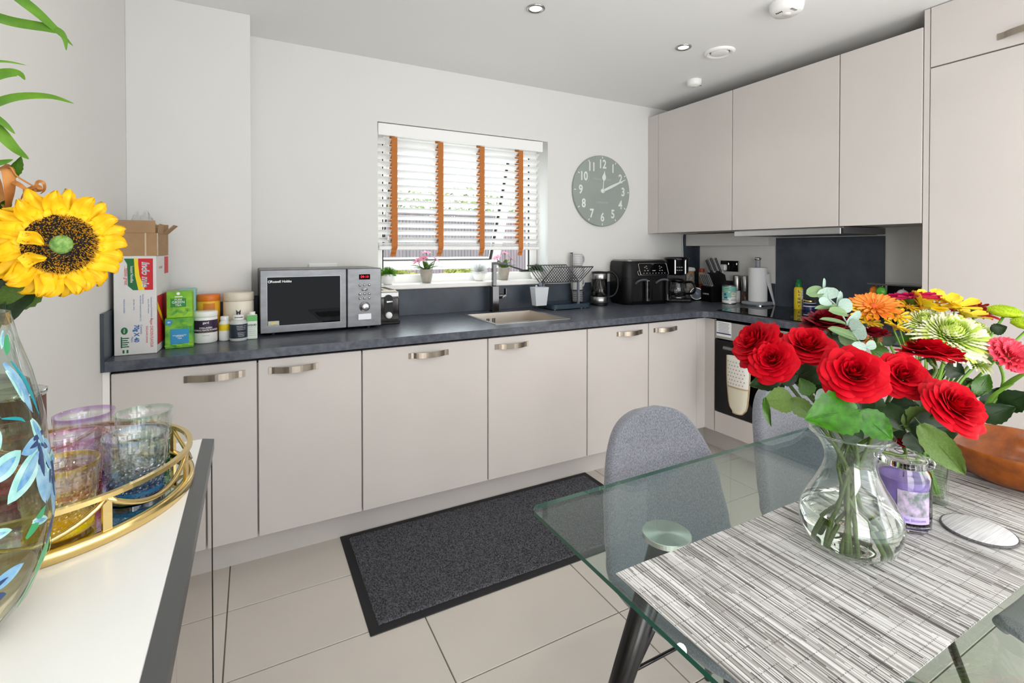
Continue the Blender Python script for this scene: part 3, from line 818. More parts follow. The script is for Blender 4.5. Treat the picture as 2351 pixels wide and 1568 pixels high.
text('PURE', .011, M_inkw, t2, (-.004, -.0416, .0735), (1,0,0), (0,0,1)); text('GREEN', .014, M_inkw, t2, (-.004, -.0416, .063), (1,0,0), (0,0,1)); text('TEA', .012, M_inkw, t2, (-.004, -.0416, .051), (1,0,0), (0,0,1)); m = MB(); m.add([(-.016,-.0406,.0835),(.010,-.0406,.0835),(.010,-.0406,.087),(-.016,-.0406,.087)], [(0,1,2,3)]); m.lathe([(.0001,0),(.006,0)], 16, 0, (0,0,0), False, frame((-.004,-.0406,.098), (0,-1,0))); m.build('emblem', M_inkw, t2)
m = MB()
for k, (x, z, a) in enumerate(((-.02,.02,.6),(.0,.026,-.5),(.02,.02,.9),(.032,.03,-.3),(-.03,.03,1.2))): m.lathe([(.0001,0),(.015,0)], 14, 0, (0,0,0), False, frame((x, -.0404, z), (0,-1,0), (math.cos(a), 0, math.sin(a))), .4)
m.build('leaf_print', M_tgd, t2)
tag(MB().box((-.030, -.045, 0), (.030, .045, .228), .002).build('tea_box', M_tt, None, (-.246, 2.562, CT)), 'pale teal tea box half hidden behind the green tea boxes', 'box')

def tub(x, y, r, h, label, body, lid, lidh=.02, lidr=None, name='tub', cat='tub', neck=None):
    t = thing(name, label, cat, (x, y, CT))
    MB().lathe([(.0001,0),(r*.93,0),(r,.006),(r,h-lidh-.006),(r*.96,h-lidh),(.0001,h-lidh)], 36).build('body', body, t)
    lr = lidr or r*1.02
    MB().lathe([(lr*.98,h-lidh),(lr,h-lidh+.002),(lr,h-.003),(lr*.95,h),(.0001,h)], 36).build('lid', lid, t)
    return t
def wrap(mb, r, z0, z1, a0, a1, n=20, mi=0):
    v = []
    for k in range(n+1):
        a = a0+(a1-a0)*k/n
        v += [(r*math.cos(a), r*math.sin(a), z0), (r*math.cos(a), r*math.sin(a), z1)]
    mb.add(v, [(2*k, 2*k+2, 2*k+3, 2*k+1) for k in range(n)], mi, True)
AF = -PI/2+.12                                  # direction facing the room
t = tub(-.178, 2.487, .046, .134, 'white collagen powder tub with dark purple label', M_white, M_white, .022)
m = MB(); wrap(m, .0465, .045, .098, AF-1.45, AF+1.45); m.build('label', mat('purple_label', '#33203f', .45), t)
c_ = (0, 0, .047, AF)
for s_, z, sz in (('gard', .088, .013), ('COLLAGEN', .066, .0095), ('HYDROLYSATE POWDER', .056, .0095)): text(s_, sz, M_inkw, t, (0,0,z), (1,0,0), (0,0,1), cyl=c_, bold=.0002)
text('DIETARY SUPPLEMENT', .0055, mat('print_gold', '#b3964f', .5), t, (0,0,.047), (1,0,0), (0,0,1), cyl=c_); text('30 SERVINGS', .005, M_inkg, t, (0,0,.034), (1,0,0), (0,0,1), cyl=c_)
t = tub(-.172, 2.584, .046, .197, 'yellow tub with orange lid behind the white collagen tub', mat('tub_yellow', '#e7b02e', .4), mat('tub_orange', '#d9731f', .4), .026)
m = MB(); wrap(m, .0465, .115, .160, AF-.5, AF+.5); m.build('emblem', mat('emblem_orange', '#c97b22', .5), t)
t = tub(-.053, 2.570, .062, .204, 'large cream tub with cream lid left of microwave', mat('tub_cream', '#e5dccb', .4), mat('lid_cream', '#ddd3c0', .4), .036)
t = thing('supplement_bottle', 'small white bottle with yellow label behind the dark supplement bottle', 'bottle', (-.106, 2.490, CT))
MB().lathe([(.0001,0),(.020,0),(.022,.004),(.022,.075),(.015,.088),(.0001,.088)], 24).build('body', M_white, t)
m = MB(); wrap(m, .0224, .045, .073, AF-1.5, AF+1.5); m.build('label', M_yel, t)
MB().cyl((0,0,.088), .0165, .018, 24, 0, .002).build('cap', M_white, t)
t = thing('supplement_bottle', 'squat clear bottle with dark navy label and white cap full of tablets', 'bottle', (-.052, 2.460, CT))
MB().lathe([(.0001,0),(.032,0),(.0345,.006),(.0345,.075),(.030,.086),(.021,.092),(.0001,.092)], 32).build('body', mat('frosted_bottle', '#c7cac9', .25), t)
m = MB(); wrap(m, .035, .014, .074, AF-1.9, AF+1.9); m.build('label', mat('navy_label', '#27323f', .5), t)
MB().cyl((0,0,.092), .0215, .021, 32, 0, .002).build('cap', M_white, t)
text('MYVITAMINS', .0062, M_ink, t, (0,0,.1025), (1,0,0), (0,0,1), cyl=(0,0,.0219,AF), bold=.0003)
for k in range(6): text('Multivitamin complex'[:18-k], .0052, M_inkw, t, (0,0,.066-.007*k-(.008 if k > 2 else 0)), (1,0,0), (0,0,1), cyl=(0,0,.0354,AF+.25))
m = MB(); m.add([(-.008,-.0005,0),(-.002,-.0005,0),(.0,-.0005,.009),(.002,-.0005,0),(.008,-.0005,0),(.0095,-.0005,.022),(.001,-.0005,.012),(-.001,-.0005,.012),(-.0095,-.0005,.022)], [(0,1,2,7,8),(2,3,4,5,6),(2,6,7)]); 
o = m.build('cap_emblem', M_ink, t, (.0, -.001, .1135))
t = thing('liquid_carton', 'slim pale green liquid carton with white cap beside microwave', 'carton', (.001, 2.478, CT))
MB().box((-.0205, -.014, 0), (.0205, .014, .108), .003).build('carton', mat('carton_pale', '#dfe9dc', .45), t)
MB().box((-.0204, -.0146, .080), (.0204, -.0140, .107), .0005).build('green_top', mat('carton_green', '#6fb56a', .45), t)
MB().cyl((0,0,.108), .013, .013, 24, 0, .001).build('cap', M_white, t)
text('LIQUID', .0105, M_ink, t, (0,-.0148,.063), (1,0,0), (0,0,1), bold=.0003)
for k in range(5): text('sweetener drops'[:14-2*(k % 2)], .0045, M_inkg, t, (0,-.0148,.054-.009*k), (1,0,0), (0,0,1))

ws = thing('wall_socket', 'white double wall socket just showing above the microwave', 'socket', (.353, 2.9085, 1.196))
MB().box((-.075, -.010, -.043), (.075, 0, .043), .003).build('plate', M_white, ws)
for xx in (-.05, .05): MB().box((xx-.006, -.013, .012), (xx+.006, -.0095, .028), .001).build('rocker_switch', M_white, ws)
# ------------------------------------------------------------------ microwave
MW = thing('microwave', 'steel microwave oven with black mirror door on the worktop', 'microwave', (.308, 2.512, CT), math.radians(.9))
MWw, MWd, MWh, f0 = .2755, .34, .292, .012
MB().box((-MWw, .02, f0), (MWw, MWd, MWh+f0), .004).build('body', M_steelm, MW)
dw = .105                                     # door right edge
MB().box((-MWw, 0, f0), (dw, .0195, MWh+f0), .003).build('door', M_steelm, MW)
MB().box((-MWw+.030, -.0012, f0+.034), (dw-.030, .004, MWh+f0-.034), .001).build('door_window', M_mwg, MW)
m = MB(); x0, x1, z0, z1 = -MWw+.030, dw-.030, f0+.034, MWh+f0-.034; e = .0012
for a, c in (((x0-e,-.0015,z0-e),(x1+e,.001,z0)), ((x0-e,-.0015,z1),(x1+e,.001,z1+e)), ((x0-e,-.0015,z0),(x0,.001,z1)), ((x1,-.0015,z0),(x1+e,.001,z1))): m.box(a, c)
m.build('window_trim', M_steel, MW)
text('Russell Hobbs', .0155, M_inkw, MW, (x0+.014, -.0018, z1-.020), (1,0,0), (0,0,1), 'LEFT', .0004)
m = MB(); m.lathe([(.0035,0),(.0062,0)], 20, 0, (0,0,0), False, frame((x0+.009, -.0018, z1-.020), (0,-1,0)))
m.build('emblem', M_inkw, MW)
m = MB(); quadpatch(m, (x0+.026, -.0018, z0+.012), (1,0,0), (0,0,1), .046, .021); o = m.build('sticker', mat('sticker_silver', '#c9c6b8', .5), MW)
MB().add([(x0+.018,-.002,z0+.009),(x0+.034,-.002,z0+.009),(x0+.026,-.002,z0+.020)], [(0,1,2)]).build('warning_mark', M_yel, MW); text('HOT SURFACE', .0055, M_ink, MW, (x0+.026,-.002,z0+.005), (1,0,0), (0,0,1))
px0 = dw+.003
MB().box((px0, -.001, f0), (MWw, .0195, MWh+f0), .003).build('control_panel', M_steelm, MW)
cxp = (px0+MWw)/2
MB().box((cxp-.027, -.003, f0+.236), (cxp+.027, -.0005, f0+.262), .001).build('display', M_blackg, MW)
text('09:10', .018, mat('led_red', '#e0283c', .5, emit=('#ff2a3c', 1.4)), MW, (cxp, -.0034, f0+.249), (1,0,0), (0,0,1))
bme = MB().lathe([(.0065,0),(.0062,.003),(.004,.0055),(.0001,.006)], 16).mesh('button', M_chrome)
for rz, zz in enumerate((.208, .164, .142)):
    for k in range(3):
        o = link('button', bme, MW); o.matrix_basis = frame((cxp-.023+.023*k, -.0012, f0+zz), (0,-1,0))
MB().lathe([(.017,0),(.016,.003),(.0001,.005)], 24, 0, (0,0,0), True, frame((cxp, -.0012, f0+.186), (0,-1,0)), .45).build('start_button', M_chrome, MW)
MB().lathe([(.026,0),(.025,.006),(.020,.008),(.019,.022),(.016,.025),(.0001,.025)], 36, 0, (0,0,0), True, frame((cxp, -.0012, f0+.100), (0,-1,0))).build('dial', mat('dial_silver', '#c8c8ca', .25, .9), MW)
MB().box((cxp-.033, -.006, f0+.034), (cxp+.033, -.001, f0+.066), .002).build('door_button', mat('button_silver', '#d8d8dc', .3, .4), MW)
m = MB()
for sx in (-1, 1):
    for yy in (.05, .29): m.cyl((sx*.22, yy, 0), .016, f0, 12)
m.build('feet', M_black, MW)
# toaster
TO = thing('toaster', 'cream and steel toaster standing end on beside the microwave', 'toaster', (.640, 2.606, CT))
M_cream = mat('toaster_cream', '#e9e3cf', .3)
MB().box((-.068, 0, .018), (.062, .27, .180), .018).build('body', M_cream, TO)
MB().box((-.066, -.006, .022), (.058, .012, .142), .004).build('end_plate', mat('toaster_dark_chrome', '#4b4846', .12, 1.0, n=(40, .4)), TO)
MB().box((-.066, -.005, .143), (.058, .012, .172), .004).build('end_cap', M_steel, TO)
MB().box((-.070, -.004, 0), (.064, .274, .0175), .003).build('base', M_black, TO)
sp = MB(); sp.prism([(.022*math.cos(a), .022*math.sin(a)+(.043 if math.sin(a) > 0 else -.043)) for a in [2*PI*k/32 for k in range(32)]], 0, .006, 0, frame((0, -.006, .093), (0,-1,0), (1,0,0)))
sp.build('lever_panel', M_black, TO)
MB().box((-.001-.0015, -.0128, .07), (.0015, -.0118, .142)).build('lever_slot', M_dark, TO)
MB().box((-.018, -.034, .118), (.018, -.012, .128), .003).build('lever', M_chrome, TO)
MB().lathe([(.018,0),(.017,.010),(.013,.013),(.0001,.013)], 24, 0, (0,0,0), True, frame((0,-.012,.050), (0,-1,0))).build('dial', M_white, TO)
for k in range(3): MB().lathe([(.008,0),(.007,.004),(.0001,.005)], 16, 0, (0,0,0), True, frame((-.044,-.006,.045+.020*k), (0,-1,0))).build('button', M_chrome, TO)
m = MB(); m.box((-.045, .03, .1795), (-.018, .24, .1812)); m.box((.014, .03, .1795), (.041, .24, .1812)); m.build('slots', M_dark, TO)

# ------------------------------------------------------------------ dish rack and cutlery cup
M_navy = mat('navy_plastic', '#2b3b49', .45); M_cup = mat('pale_grey_plastic', '#c9cdd2', .4)
DR = thing('dish_rack', 'folding grey wire dish rack on a navy drip tray right of sink', 'dish rack', (1.875, 2.775, CT))
def rrect(x0, y0, x1, y1, r, n=5):
    P = []
    for cx, cy, a0 in ((x1-r, y1-r, 0), (x0+r, y1-r, PI/2), (x0+r, y0+r, PI), (x1-r, y0+r, 1.5*PI)):
        P += [(cx+r*math.cos(a0+PI/2*k/n), cy+r*math.sin(a0+PI/2*k/n)) for k in range(n+1)]
    return P
m = MB(); m.prism(rrect(-.145, -.095, .150, .110, .03), .006, .012, 0, None, True)
oP = rrect(-.150, -.100, .155, .115, .032); iP = rrect(-.143, -.093, .148, .108, .026); N = len(oP)
v = [(x, y, .006) for x, y in oP]+[(x, y, .034) for x, y in oP]+[(x, y, .034) for x, y in iP]+[(x, y, .012) for x, y in iP]
m.add(v, [(r_*N+i, r_*N+(i+1) % N, (r_+1)*N+(i+1) % N, (r_+1)*N+i) for r_ in range(3) for i in range(N)], 0, False)
m.build('drip_tray', M_navy, DR)
m = MB()
for x, y in ((-.12, -.07), (.125, -.07), (.09, -.075), (.11, .08), (-.12, .08)): m.cyl((x, y, 0), .006, .007, 10)
m.build('feet', M_cup, DR)
M_wire = mat('rack_wire', '#5b5c5f', .35, .8)
def panel(b0, b1, t0, t1, nwire, nm):
    b0, b1, t0, t1 = map(Vector, (b0, b1, t0, t1)); m = MB()
    m.tube([b0, t0, t1, b1, b0], .0042, 6)
    for k in range(1, nwire):
        u = k/nwire
        m.tube([b0.lerp(b1, u), t0.lerp(t1, u)], .0026, 5)
    m.build(nm, M_wire, DR)
# the two wire panels cross in a V along x
panel((-.185, -.005, .175), (.13, -.005, .175), (-.155, -.115, .282), (.158, -.115, .280), 15, 'front_panel')
panel((-.185, .012, .175), (.13, .012, .175), (-.230, .100, .288), (.085, .100, .288), 15, 'back_panel')
m = MB(); m.box((-.190, -.012, .155), (-.180, .018, .182), .002); m.box((.112, -.012, .010), (.124, .008, .182), .002); m.box((-.118, .075, .010), (-.106, .09, .182), .002); m.tube([(-.112, .08, .178), (-.185, .01, .172)], .003, 6)
m.build('posts', mat('rack_post', '#7d838b', .4), DR)
cp = thing('cutlery_cup', 'pale grey tapered plastic cutlery cup hooked on the dish rack', 'cutlery cup', (1.668, 2.755, CT))
m = MB()
def tap(z, k): return [(-.052*k, -.034*k, z), (.052*k, -.034*k, z), (.052*k, .034*k, z), (-.052*k, .034*k, z)]
v = tap(.030, .76)+tap(.150, 1)+tap(.150, .93)+tap(.036, .69)
m.add(v, [(3,2,1,0)]+[(r_*4+i, r_*4+(i+1) % 4, r_*4+4+(i+1) % 4, r_*4+4+i) for r_ in range(3) for i in range(4)]+[(12,13,14,15)])
m.box((-.006, .034, .13), (.006, .042, .160), .001)
m.build('cup', M_cup, cp)
# ------------------------------------------------------------------ mug stack
M_mug = mat('mug_grey', '#b3b2b4', .35); M_mugd = mat('mug_charcoal', '#33343a', .4)
def mug(z, label, pat, body, ink):
    t = thing('mug', label, 'mug', (2.043, 2.862, z), .25, 'stacked patterned mugs')
    MB().lathe([(.0001,.002),(.038,.002),(.041,.006),(.0425,.03),(.0425,.086),(.040,.087),(.0385,.084),(.0385,.010),(.0001,.008)], 40).build('body', body, t)
    h = [(.0415, 0, .072), (.062, 0, .076), (.078, 0, .062), (.080, 0, .042), (.068, 0, .026), (.0415, 0, .020)]
    MB().tube(bez(h, 6), .0058, 8).build('handle', body, t)
    m = MB(); R = .0429
    def qd(a, z, da, dz, rot=False):
        P = [(-da,-dz),(da,-dz),(da,dz),(-da,dz)] if not rot else [(-da,0),(0,-dz),(da,0),(0,dz)]
        m.add([(R*math.cos(a+p), R*math.sin(a+p), z+q_) for p, q_ in P], [(0,1,2,3)])
    for i in range(26):
        a = -PI+.02+i*.20
        if -.45 < ((a+PI) % (2*PI))-PI < .45: continue
        for j in range(6):
            z_ = .014+.0125*j
            if pat == 0: qd(a, z_, .062, .0040, True); 
            if pat == 1: qd(a, z_, .085, .0012) if (i+j) % 2 else qd(a, z_, .012, .0055)
            if pat == 2: m.add([(R*math.cos(a+s*.08), R*math.sin(a+s*.08), z_+q_+abs(s)*-.007) for s, q_ in ((-1,0),(0,0),(1,0),(1,.003),(0,.003),(-1,.003))], [(0,1,4,5),(1,2,3,4)])
    m.build('pattern', ink, t)
mg_z = [CT+.022, CT+.107, CT+.192, CT+.277]
mug(mg_z[0], 'charcoal patterned mug at the bottom of the mug stack', 2, M_mugd, M_inkw)
mug(mg_z[1], 'grey patterned mug second from bottom of the mug stack', 0, M_mug, M_inkw)
mug(mg_z[2], 'grey patterned mug third from bottom, behind the dish rack wires', 1, M_mug, M_inkw)
mug(mg_z[3], 'grey diamond patterned mug at the top of the mug stack', 0, M_mug, M_inkw)
ms = thing('mug_stand', 'slim metal stand holding the stacked mugs', 'mug stand', (2.043, 2.862, CT), .25)
m = MB(); m.cyl((0,0,0), .045, .021, 28, 0, .003); m.tube([(-.046, .0, .012), (-.049, 0, .1), (-.049, 0, .372)], .0025, 6); m.tube([(.0, .046, .012), (0, .049, .1), (0, .049, .372)], .0025, 6)
m.tube([(.049*math.cos(a), .049*math.sin(a), .372) for a in [PI/2*.9+PI*.6*k/10 for k in range(11)]], .0025, 6)
m.build('frame', M_wire, ms)
# ------------------------------------------------------------------ kettle
KT = thing('kettle', 'glass kettle with steel base and large black handle', 'kettle', (2.195, 2.80, CT), -.5)
MB().cyl((0,0,0), .062, .016, 36, 0, .003).build('base', M_black, KT)
MB().lathe([(.058,.017),(.060,.020),(.060,.060),(.057,.062)], 40).build('steel_foot', M_steel, KT)
MB().lathe([(.0001,.061),(.057,.061),(.059,.064),(.056,.19),(.053,.19),(.0555,.066),(.0001,.064)], 40).build('jug', M_glass, KT)
MB().lathe([(.0565,.186),(.058,.190),(.058,.222),(.054,.228),(.0001,.228)], 40).build('collar', M_steel, KT)
MB().lathe([(.056,.228),(.052,.238),(.015,.242),(.0001,.242)], 36).build('lid', M_black, KT)
MB().tube(bez([(.052,0,.230), (.095,0,.232), (.128,0,.19), (.130,0,.12), (.105,0,.07), (.058,0,.055)], 6), [.008]*0 or .0085, 10).build('handle', M_black, KT)
MB().tube([(-.02, -.02, .065), (-.02, -.02, .17)], .009, 10).build('filter', M_steel, KT)
# ------------------------------------------------------------------ air fryer
AFR = thing('air_fryer', 'large black double drawer air fryer with control panel', 'air fryer', (2.545, 2.775, CT), math.radians(-9.5))
P = rrect(-.195, -.125, .185, .125, .055, 8)
def ringsolid(m, rings, cap0=True, cap1=True, smooth=True, mi=0):
    N = len(rings[0]); v = [p for r_ in rings for p in r_]
    f = [(k*N+i, k*N+(i+1) % N, (k+1)*N+(i+1) % N, (k+1)*N+i) for k in range(len(rings)-1) for i in range(N)]
    m.add(v, f, mi, smooth)
    if cap0: m.add(rings[0], [tuple(reversed(range(N)))], mi)
    if cap1: m.add(rings[-1], [tuple(range(N))], mi)
m = MB(); sc = lambda k, z, dy=0: [(x*k, y*k+dy, z) for x, y in P]
ringsolid(m, [sc(.93,.0), sc(.96,.012), sc(1,.03), sc(1,.19)]); ringsolid(m, [sc(1,.194), sc(.99,.27,.002), sc(.965,.300,.004), sc(.93,.312,.006)])
ringsolid(m, [sc(.97,.186), sc(.97,.198)], False, False)
m.build('body', M_blackm, AFR)
m = MB(); ringsolid(m, [sc(.90,.312,.006), sc(.90,.319,.006), sc(.86,.322,.006)]); m.build('lid', mat('fryer_lid_steel', '#8e8d8b', .25, 1.0), AFR)
Mk = frame((.035, -.1285, .255), (0, -.93, .37), (1,0,0))
MB().prism(rrect(-.118, -.046, .118, .042, .012), -.004, .004, 0, Mk).build('control_panel', M_blackg, AFR)
m = MB(); rr = rrect(-.118, -.046, .118, .042, .012); m.tube([Mk @ Vector((x, y, .004)) for x, y in rr], .0022, 6, closed=True); m.tube([Mk @ Vector((x, y, .003)) for x, y in rrect(-.135, -.046, -.115, -.014, .008)], .0022, 6, closed=True); m.build('panel_trim', M_chrome, AFR)
def pt(s_, sz, x, y, m=M_inkw): return text(s_, sz, m, AFR, Mk @ Vector((x, y, .0046)), (1,0,0), Mk.to_3x3() @ Vector((0,1,0)))
pt('NINJA', .008, 0, .035, M_inkg); pt('START', .0095, 0, -.014)
m = MB()
for k in range(8): quadpatch(m, Mk @ Vector((-.088+.025*k, -.033, .0046)), (1,0,0), Mk.to_3x3() @ Vector((0,1,0)), .009, .005)
for x, y in ((-.07,.012),(-.055,.02),(-.055,.004),(.055,.02),(.055,.004),(.07,.012),(-.075,-.013),(-.05,-.013),(.05,-.013),(.07,-.013)): quadpatch(m, Mk @ Vector((x, y, .0046)), (1,0,0), Mk.to_3x3() @ Vector((0,1,0)), .010, .006)
m.build('panel_icons', M_inkg, AFR)
for x0 in (-.055, .115):
    dr = MB().box((x0-.078, -.1268, .022), (x0+.078, -.12, .180), .004).build('drawer', M_blackm, AFR)
    MB().tube(bez([(x0-.055, -.124, .150), (x0-.035, -.138, .172), (x0, -.150, .180), (x0+.02, -.162, .172), (x0+.022, -.164, .15)], 6), .010, 10).build('handle_arch', mat('fryer_grey', '#3d4046', .35), dr)
    MB().box((x0+.010, -.176, .028), (x0+.034, -.150, .176), .004, 0, Matrix.Translation((0,0,0))).build('handle', M_chrome, dr)
# ------------------------------------------------------------------ coffee maker
CM = thing('coffee_maker', 'black filter coffee maker with glass jug behind the air fryer', 'coffee maker', (2.905, 2.755, CT), math.radians(-35))
MB().box((-.088, -.13, 0), (.088, .11, .03), .008).build('base', M_black, CM)
MB().cyl((0, -.045, .03), .066, .004, 32).build('hot_plate', M_steel, CM)
MB().box((-.085, .035, .03), (.085, .11, .23), .006).build('water_tank', M_black, CM)
m = MB(); m.lathe([(.0001,.20),(.070,.20),(.086,.225),(.090,.31),(.094,.318),(.094,.332),(.085,.338),(.0001,.338)], 36, 0, (0,-.02,0)); m.build('brew_head', mat('coffee_black_gloss', '#0f0f10', .12), CM)
m = MB()
for a in (-1.9, -1.0): m.box((.089*math.cos(a)-.006, -.02+.089*math.sin(a)-.004, .21), (.089*math.cos(a)+.006, -.02+.089*math.sin(a)+.004, .32), .002)
m.build('steel_trim', M_steel, CM)
m = MB()
for i in range(3):
    for j in range(2): quadpatch(m, (-.014+.016*i, -.112, .262-.022*j), (1,0,0), (0,0,1), .011, .007)
m.build('buttons', M_inkg, CM)
jg = MB().lathe([(.0001,.036),(.052,.036),(.060,.046),(.064,.085),(.055,.135),(.050,.150),(.047,.150),(.052,.134),(.061,.085),(.057,.048),(.0001,.040)], 36, 0, (0,-.045,0)).build('jug', M_glass, CM)
MB().tube(bez([(.05,-.07,.145), (.09,-.105,.15), (.112,-.125,.115), (.10,-.115,.07), (.055,-.075,.06)], 6), .009, 8).lathe([(.050,.150),(.054,.156),(.05,.170),(.0001,.172)], 28, 0, (0,-.045,0)).build('jug_handle', M_black, jg)
# ------------------------------------------------------------------ jars by the corner
t = thing('storage_jar', 'glass storage jar with white lid in the corner behind coffee maker', 'jar', (3.105, 2.815, CT))
MB().lathe([(.0001,0),(.044,0),(.046,.005),(.046,.20),(.0001,.20)], 28).build('jar', mat('jar_contents', '#b9b2a6', .35, n=(60, .5), col2='#6f6a62'), t)
MB().cyl((0,0,.20), .045, .022, 28).build('cork_ring', mat('cork', '#a9825f', .8), t); MB().lathe([(.0001,.222),(.052,.222),(.053,.236),(.045,.250),(.0001,.256)], 28).build('lid', M_white, t)
for k, (z, lab) in enumerate(((0, 'spice jar with red lid in the corner, lower one'), (.122, 'spice jar with red lid in the corner, upper one'))):
    t = thing('spice_jar', lab, 'jar', (3.165, 2.735, CT+z))
    MB().lathe([(.0001,0),(.022,0),(.024,.004),(.024,.085),(.019,.094),(.0001,.094)], 20).build('jar', mat('spice_contents', '#8a7458', .4, n=(50, .4), col2='#c2b398'), t)
    MB().cyl((0,0,.094), .0215, .027, 20, 0, .002).build('lid', mat('spice_red_lid', '#a83a28', .4), t)
t = thing('kitchen_timer', 'small round chrome dial standing on worktop before the spice jars', 'timer', (3.055, 2.690, CT))
Fd = frame((0, 0, .052), (-.72, -.68, .12))
MB().lathe([(.046,-.012),(.050,0),(.046,.010),(.041,.006),(.040,-.010)], 36, 0, (0,0,0), True, Fd).build('rim', M_chrome, t)
MB().lathe([(.041,-.004),(.030,.010),(.0001,.016)], 32, 0, (0,0,0), True, Fd).lathe([(.041,-.004),(.0001,-.012)], 32, 0, (0,0,0), True, Fd).build('glass_dome', mat('dial_blue_grey', '#7b8390', .08, .3), t)
MB().box((-.028,-.02,0), (.028,.02,.006), .002).build('foot', M_black, t)
# ------------------------------------------------------------------ knife block
KB = thing('knife_block', 'black knife block full of steel handled knives', 'knife block', (3.095, 2.585, CT), math.radians(-14))
m = MB()
# front faces -x ; body leans back towards the wall
def kprism(poly, y0, y1, nm, mm):
    MB().prism([(p[0], p[1]) for p in poly], y0, y1, 0, Matrix(((1,0,0,0),(0,0,-1,0),(0,1,0,0),(0,0,0,1)))).build(nm, mm, KB)
kprism([(-.045,0),(.115,0),(.115,.03),(.075,.205),(.02,.235),(-.012,.125),(-.045,.112)], -.062, .062, 'block', M_black)
tl = text('HOMEVER', .0155, M_inkw, KB, (-.0456, 0, .058), (0,-1,0), (0,0,1), bold=.0003)
def knife(x, y, z, L, w_, d, label):
    t = thing('knife', label, 'knife', (0,0,0), 0, 'knives in the black block')
    t.location = Matrix.Translation(KB.location) @ (Euler((0,0,math.radians(-14))).to_matrix() @ Vector((x, y, z)))
    t.rotation_euler = (0,0,math.radians(-14))
    d = Vector(d).normalized(); F = frame((0,0,0), d, (0,1,0))
    MB().box((-w_*.55, -w_, .004), (w_*.55, w_, L), .002, 0, F).build('handle', M_black, t)
    m = MB(); m.box((-w_*.66, w_*.75, .0), (w_*.66, w_*1.30, L), .0008, 0, F); m.box((-w_*.66, -w_*1.30, .0), (w_*.66, -w_*.75, L), .0008, 0, F); m.box((-w_*.6, -w_, L), (w_*.6, w_, L+.004), .001, 0, F); m.box((-w_*.6, -w_*1.1, -.004), (w_*.6, w_*1.1, .004), .001, 0, F)
    m.box((-w_*.74, -w_*.10, 0), (-w_*.5, w_*.10, L), .0004, 0, F); m.build('steel_edge', M_kn, t)
    MB().box((-.0012, -w_*.8, -.05), (.0012, w_*.8, 0), 0, 0, F).build('blade', M_steel, t)
dk = (-.42, 0, .90)
for k in range(5): knife(-.024+.0, .046-.0225*k, .124, .090, .0065, dk, ['leftmost','second from left','middle','second from right','rightmost'][k]+' of the five steak knives in the front row of the block')
for k, (x, y, z, L, w_, nm) in enumerate(((.022, .045, .225, .098, .010, 'large knife at the left of the upper row in the block'), (.045, .022, .222, .118, .011, 'longest knife sticking up highest in the block'), (.045, -.004, .222, .112, .011, 'kitchen scissors-like wide knife in the middle of upper row'), (.020, -.020, .228, .112, .012, 'long chef knife in front at the right of the upper row'), (.048, -.046, .218, .125, .012, 'carving knife at the far right of the upper row'))):
    knife(x, y, z, L, w_, dk, nm.replace('kitchen scissors-like wide knife', 'broad knife'))
tag(MB().tube(bez([(3.138, 2.902, 1.438), (3.128, 2.900, 1.40), (3.132, 2.898, 1.30), (3.136, 2.898, 1.10), (3.12, 2.89, .93)], 6), .003, 6).build('cable', M_white), 'thin white cable hanging down the wall by the corner strip', 'cable')
# ------------------------------------------------------------------ socket with plug
so = thing('double_socket', 'black chrome double wall socket behind the knife block', 'socket', (3.2595, 2.548, 1.186))
MB().box((-.008, -.080, -.041), (0, .080, .041), .002).build('plate', mat('socket_black', '#141416', .15, .3), so)
m = MB()
for y in (-.038,): 
    for a, c in ((-.004, .010), (-.012, -.004), (.006, -.004)): m.box((-.0086, y+a, c-.004), (-.0078, y+a+.005, c+.004))
m.build('pin_holes', M_dark, so)
for y in (-.062, .010): MB().box((-.011, y-.006, .010), (-.008, y+.006, .026), .001).build('rocker_switch', M_chrome, so)
t = thing('plug', 'white mains plug in the left half of the wall socket', 'plug', (3.2510, 2.588, 1.176))
MB().box((-.032, -.026, -.026), (0, .026, .022), .008).build('body', M_white, t)
MB().tube(bez([(-.02, 0, -.024), (-.03, .0, -.07), (-.02, .02, -.15), (-.01, .03, -.24), (-.02, .05, -.255)], 6), .0035, 6).build('cable', M_white, t)
# ------------------------------------------------------------------ tin, mills, paper roll
t = thing('food_tin', 'pale turquoise and white printed food tin before the knife block', 'tin', (3.098, 2.428, CT))
M_tin = mat('tin_turquoise', '#8ccfc2', .35, n=(20, .15)); 
MB().lathe([(.0001,0),(.0485,0),(.0495,.003),(.0485,.006),(.0485,.128),(.0495,.131),(.0480,.134),(.0470,.130),(.0001,.130)], 40).build('can', M_steel, t)
m = MB(); wrap(m, .0488, .007, .126, -PI, PI, 40); m.build('label', M_inkw, t)
AT = -PI/2-.75
m = MB(); wrap(m, .0490, .090, .126, -PI, PI, 40); wrap(m, .0490, .046, .084, AT-1.2, AT+.15, 14); wrap(m, .0490, .030, .040, AT-1.1, AT-.3, 8); m.build('turquoise_print', M_tin, t)
m = MB(); wrap(m, .0492, .085, .088, AT-1.3, AT-.3, 10); wrap(m, .0492, .085, .088, AT+.0, AT+1.0, 10); wrap(m, .0492, .0275, .0305, AT-1.3, AT-.2, 10); wrap(m, .0492, .0275, .0305, AT+.1, AT+1.1, 10); wrap(m, .0492, .0545, .0565, AT+.1, AT+1.1, 10)
m.build('dark_bands', M_ink, t)
m = MB(); wrap(m, .0492, .060, .078, AT-.95, AT-.55, 5); wrap(m, .0492, .040, .052, AT-.95, AT-.4, 5); m.build('blue_print', mat('tin_blue', '#2f6f8f', .4), t)
m = MB(); wrap(m, .0492, .106, .116, AT-.7, AT-.2, 6); wrap(m, .0492, .070, .076, AT+.2, AT+.7, 6); m.build('green_print', mat('tin_green', '#7fb34a', .4), t)
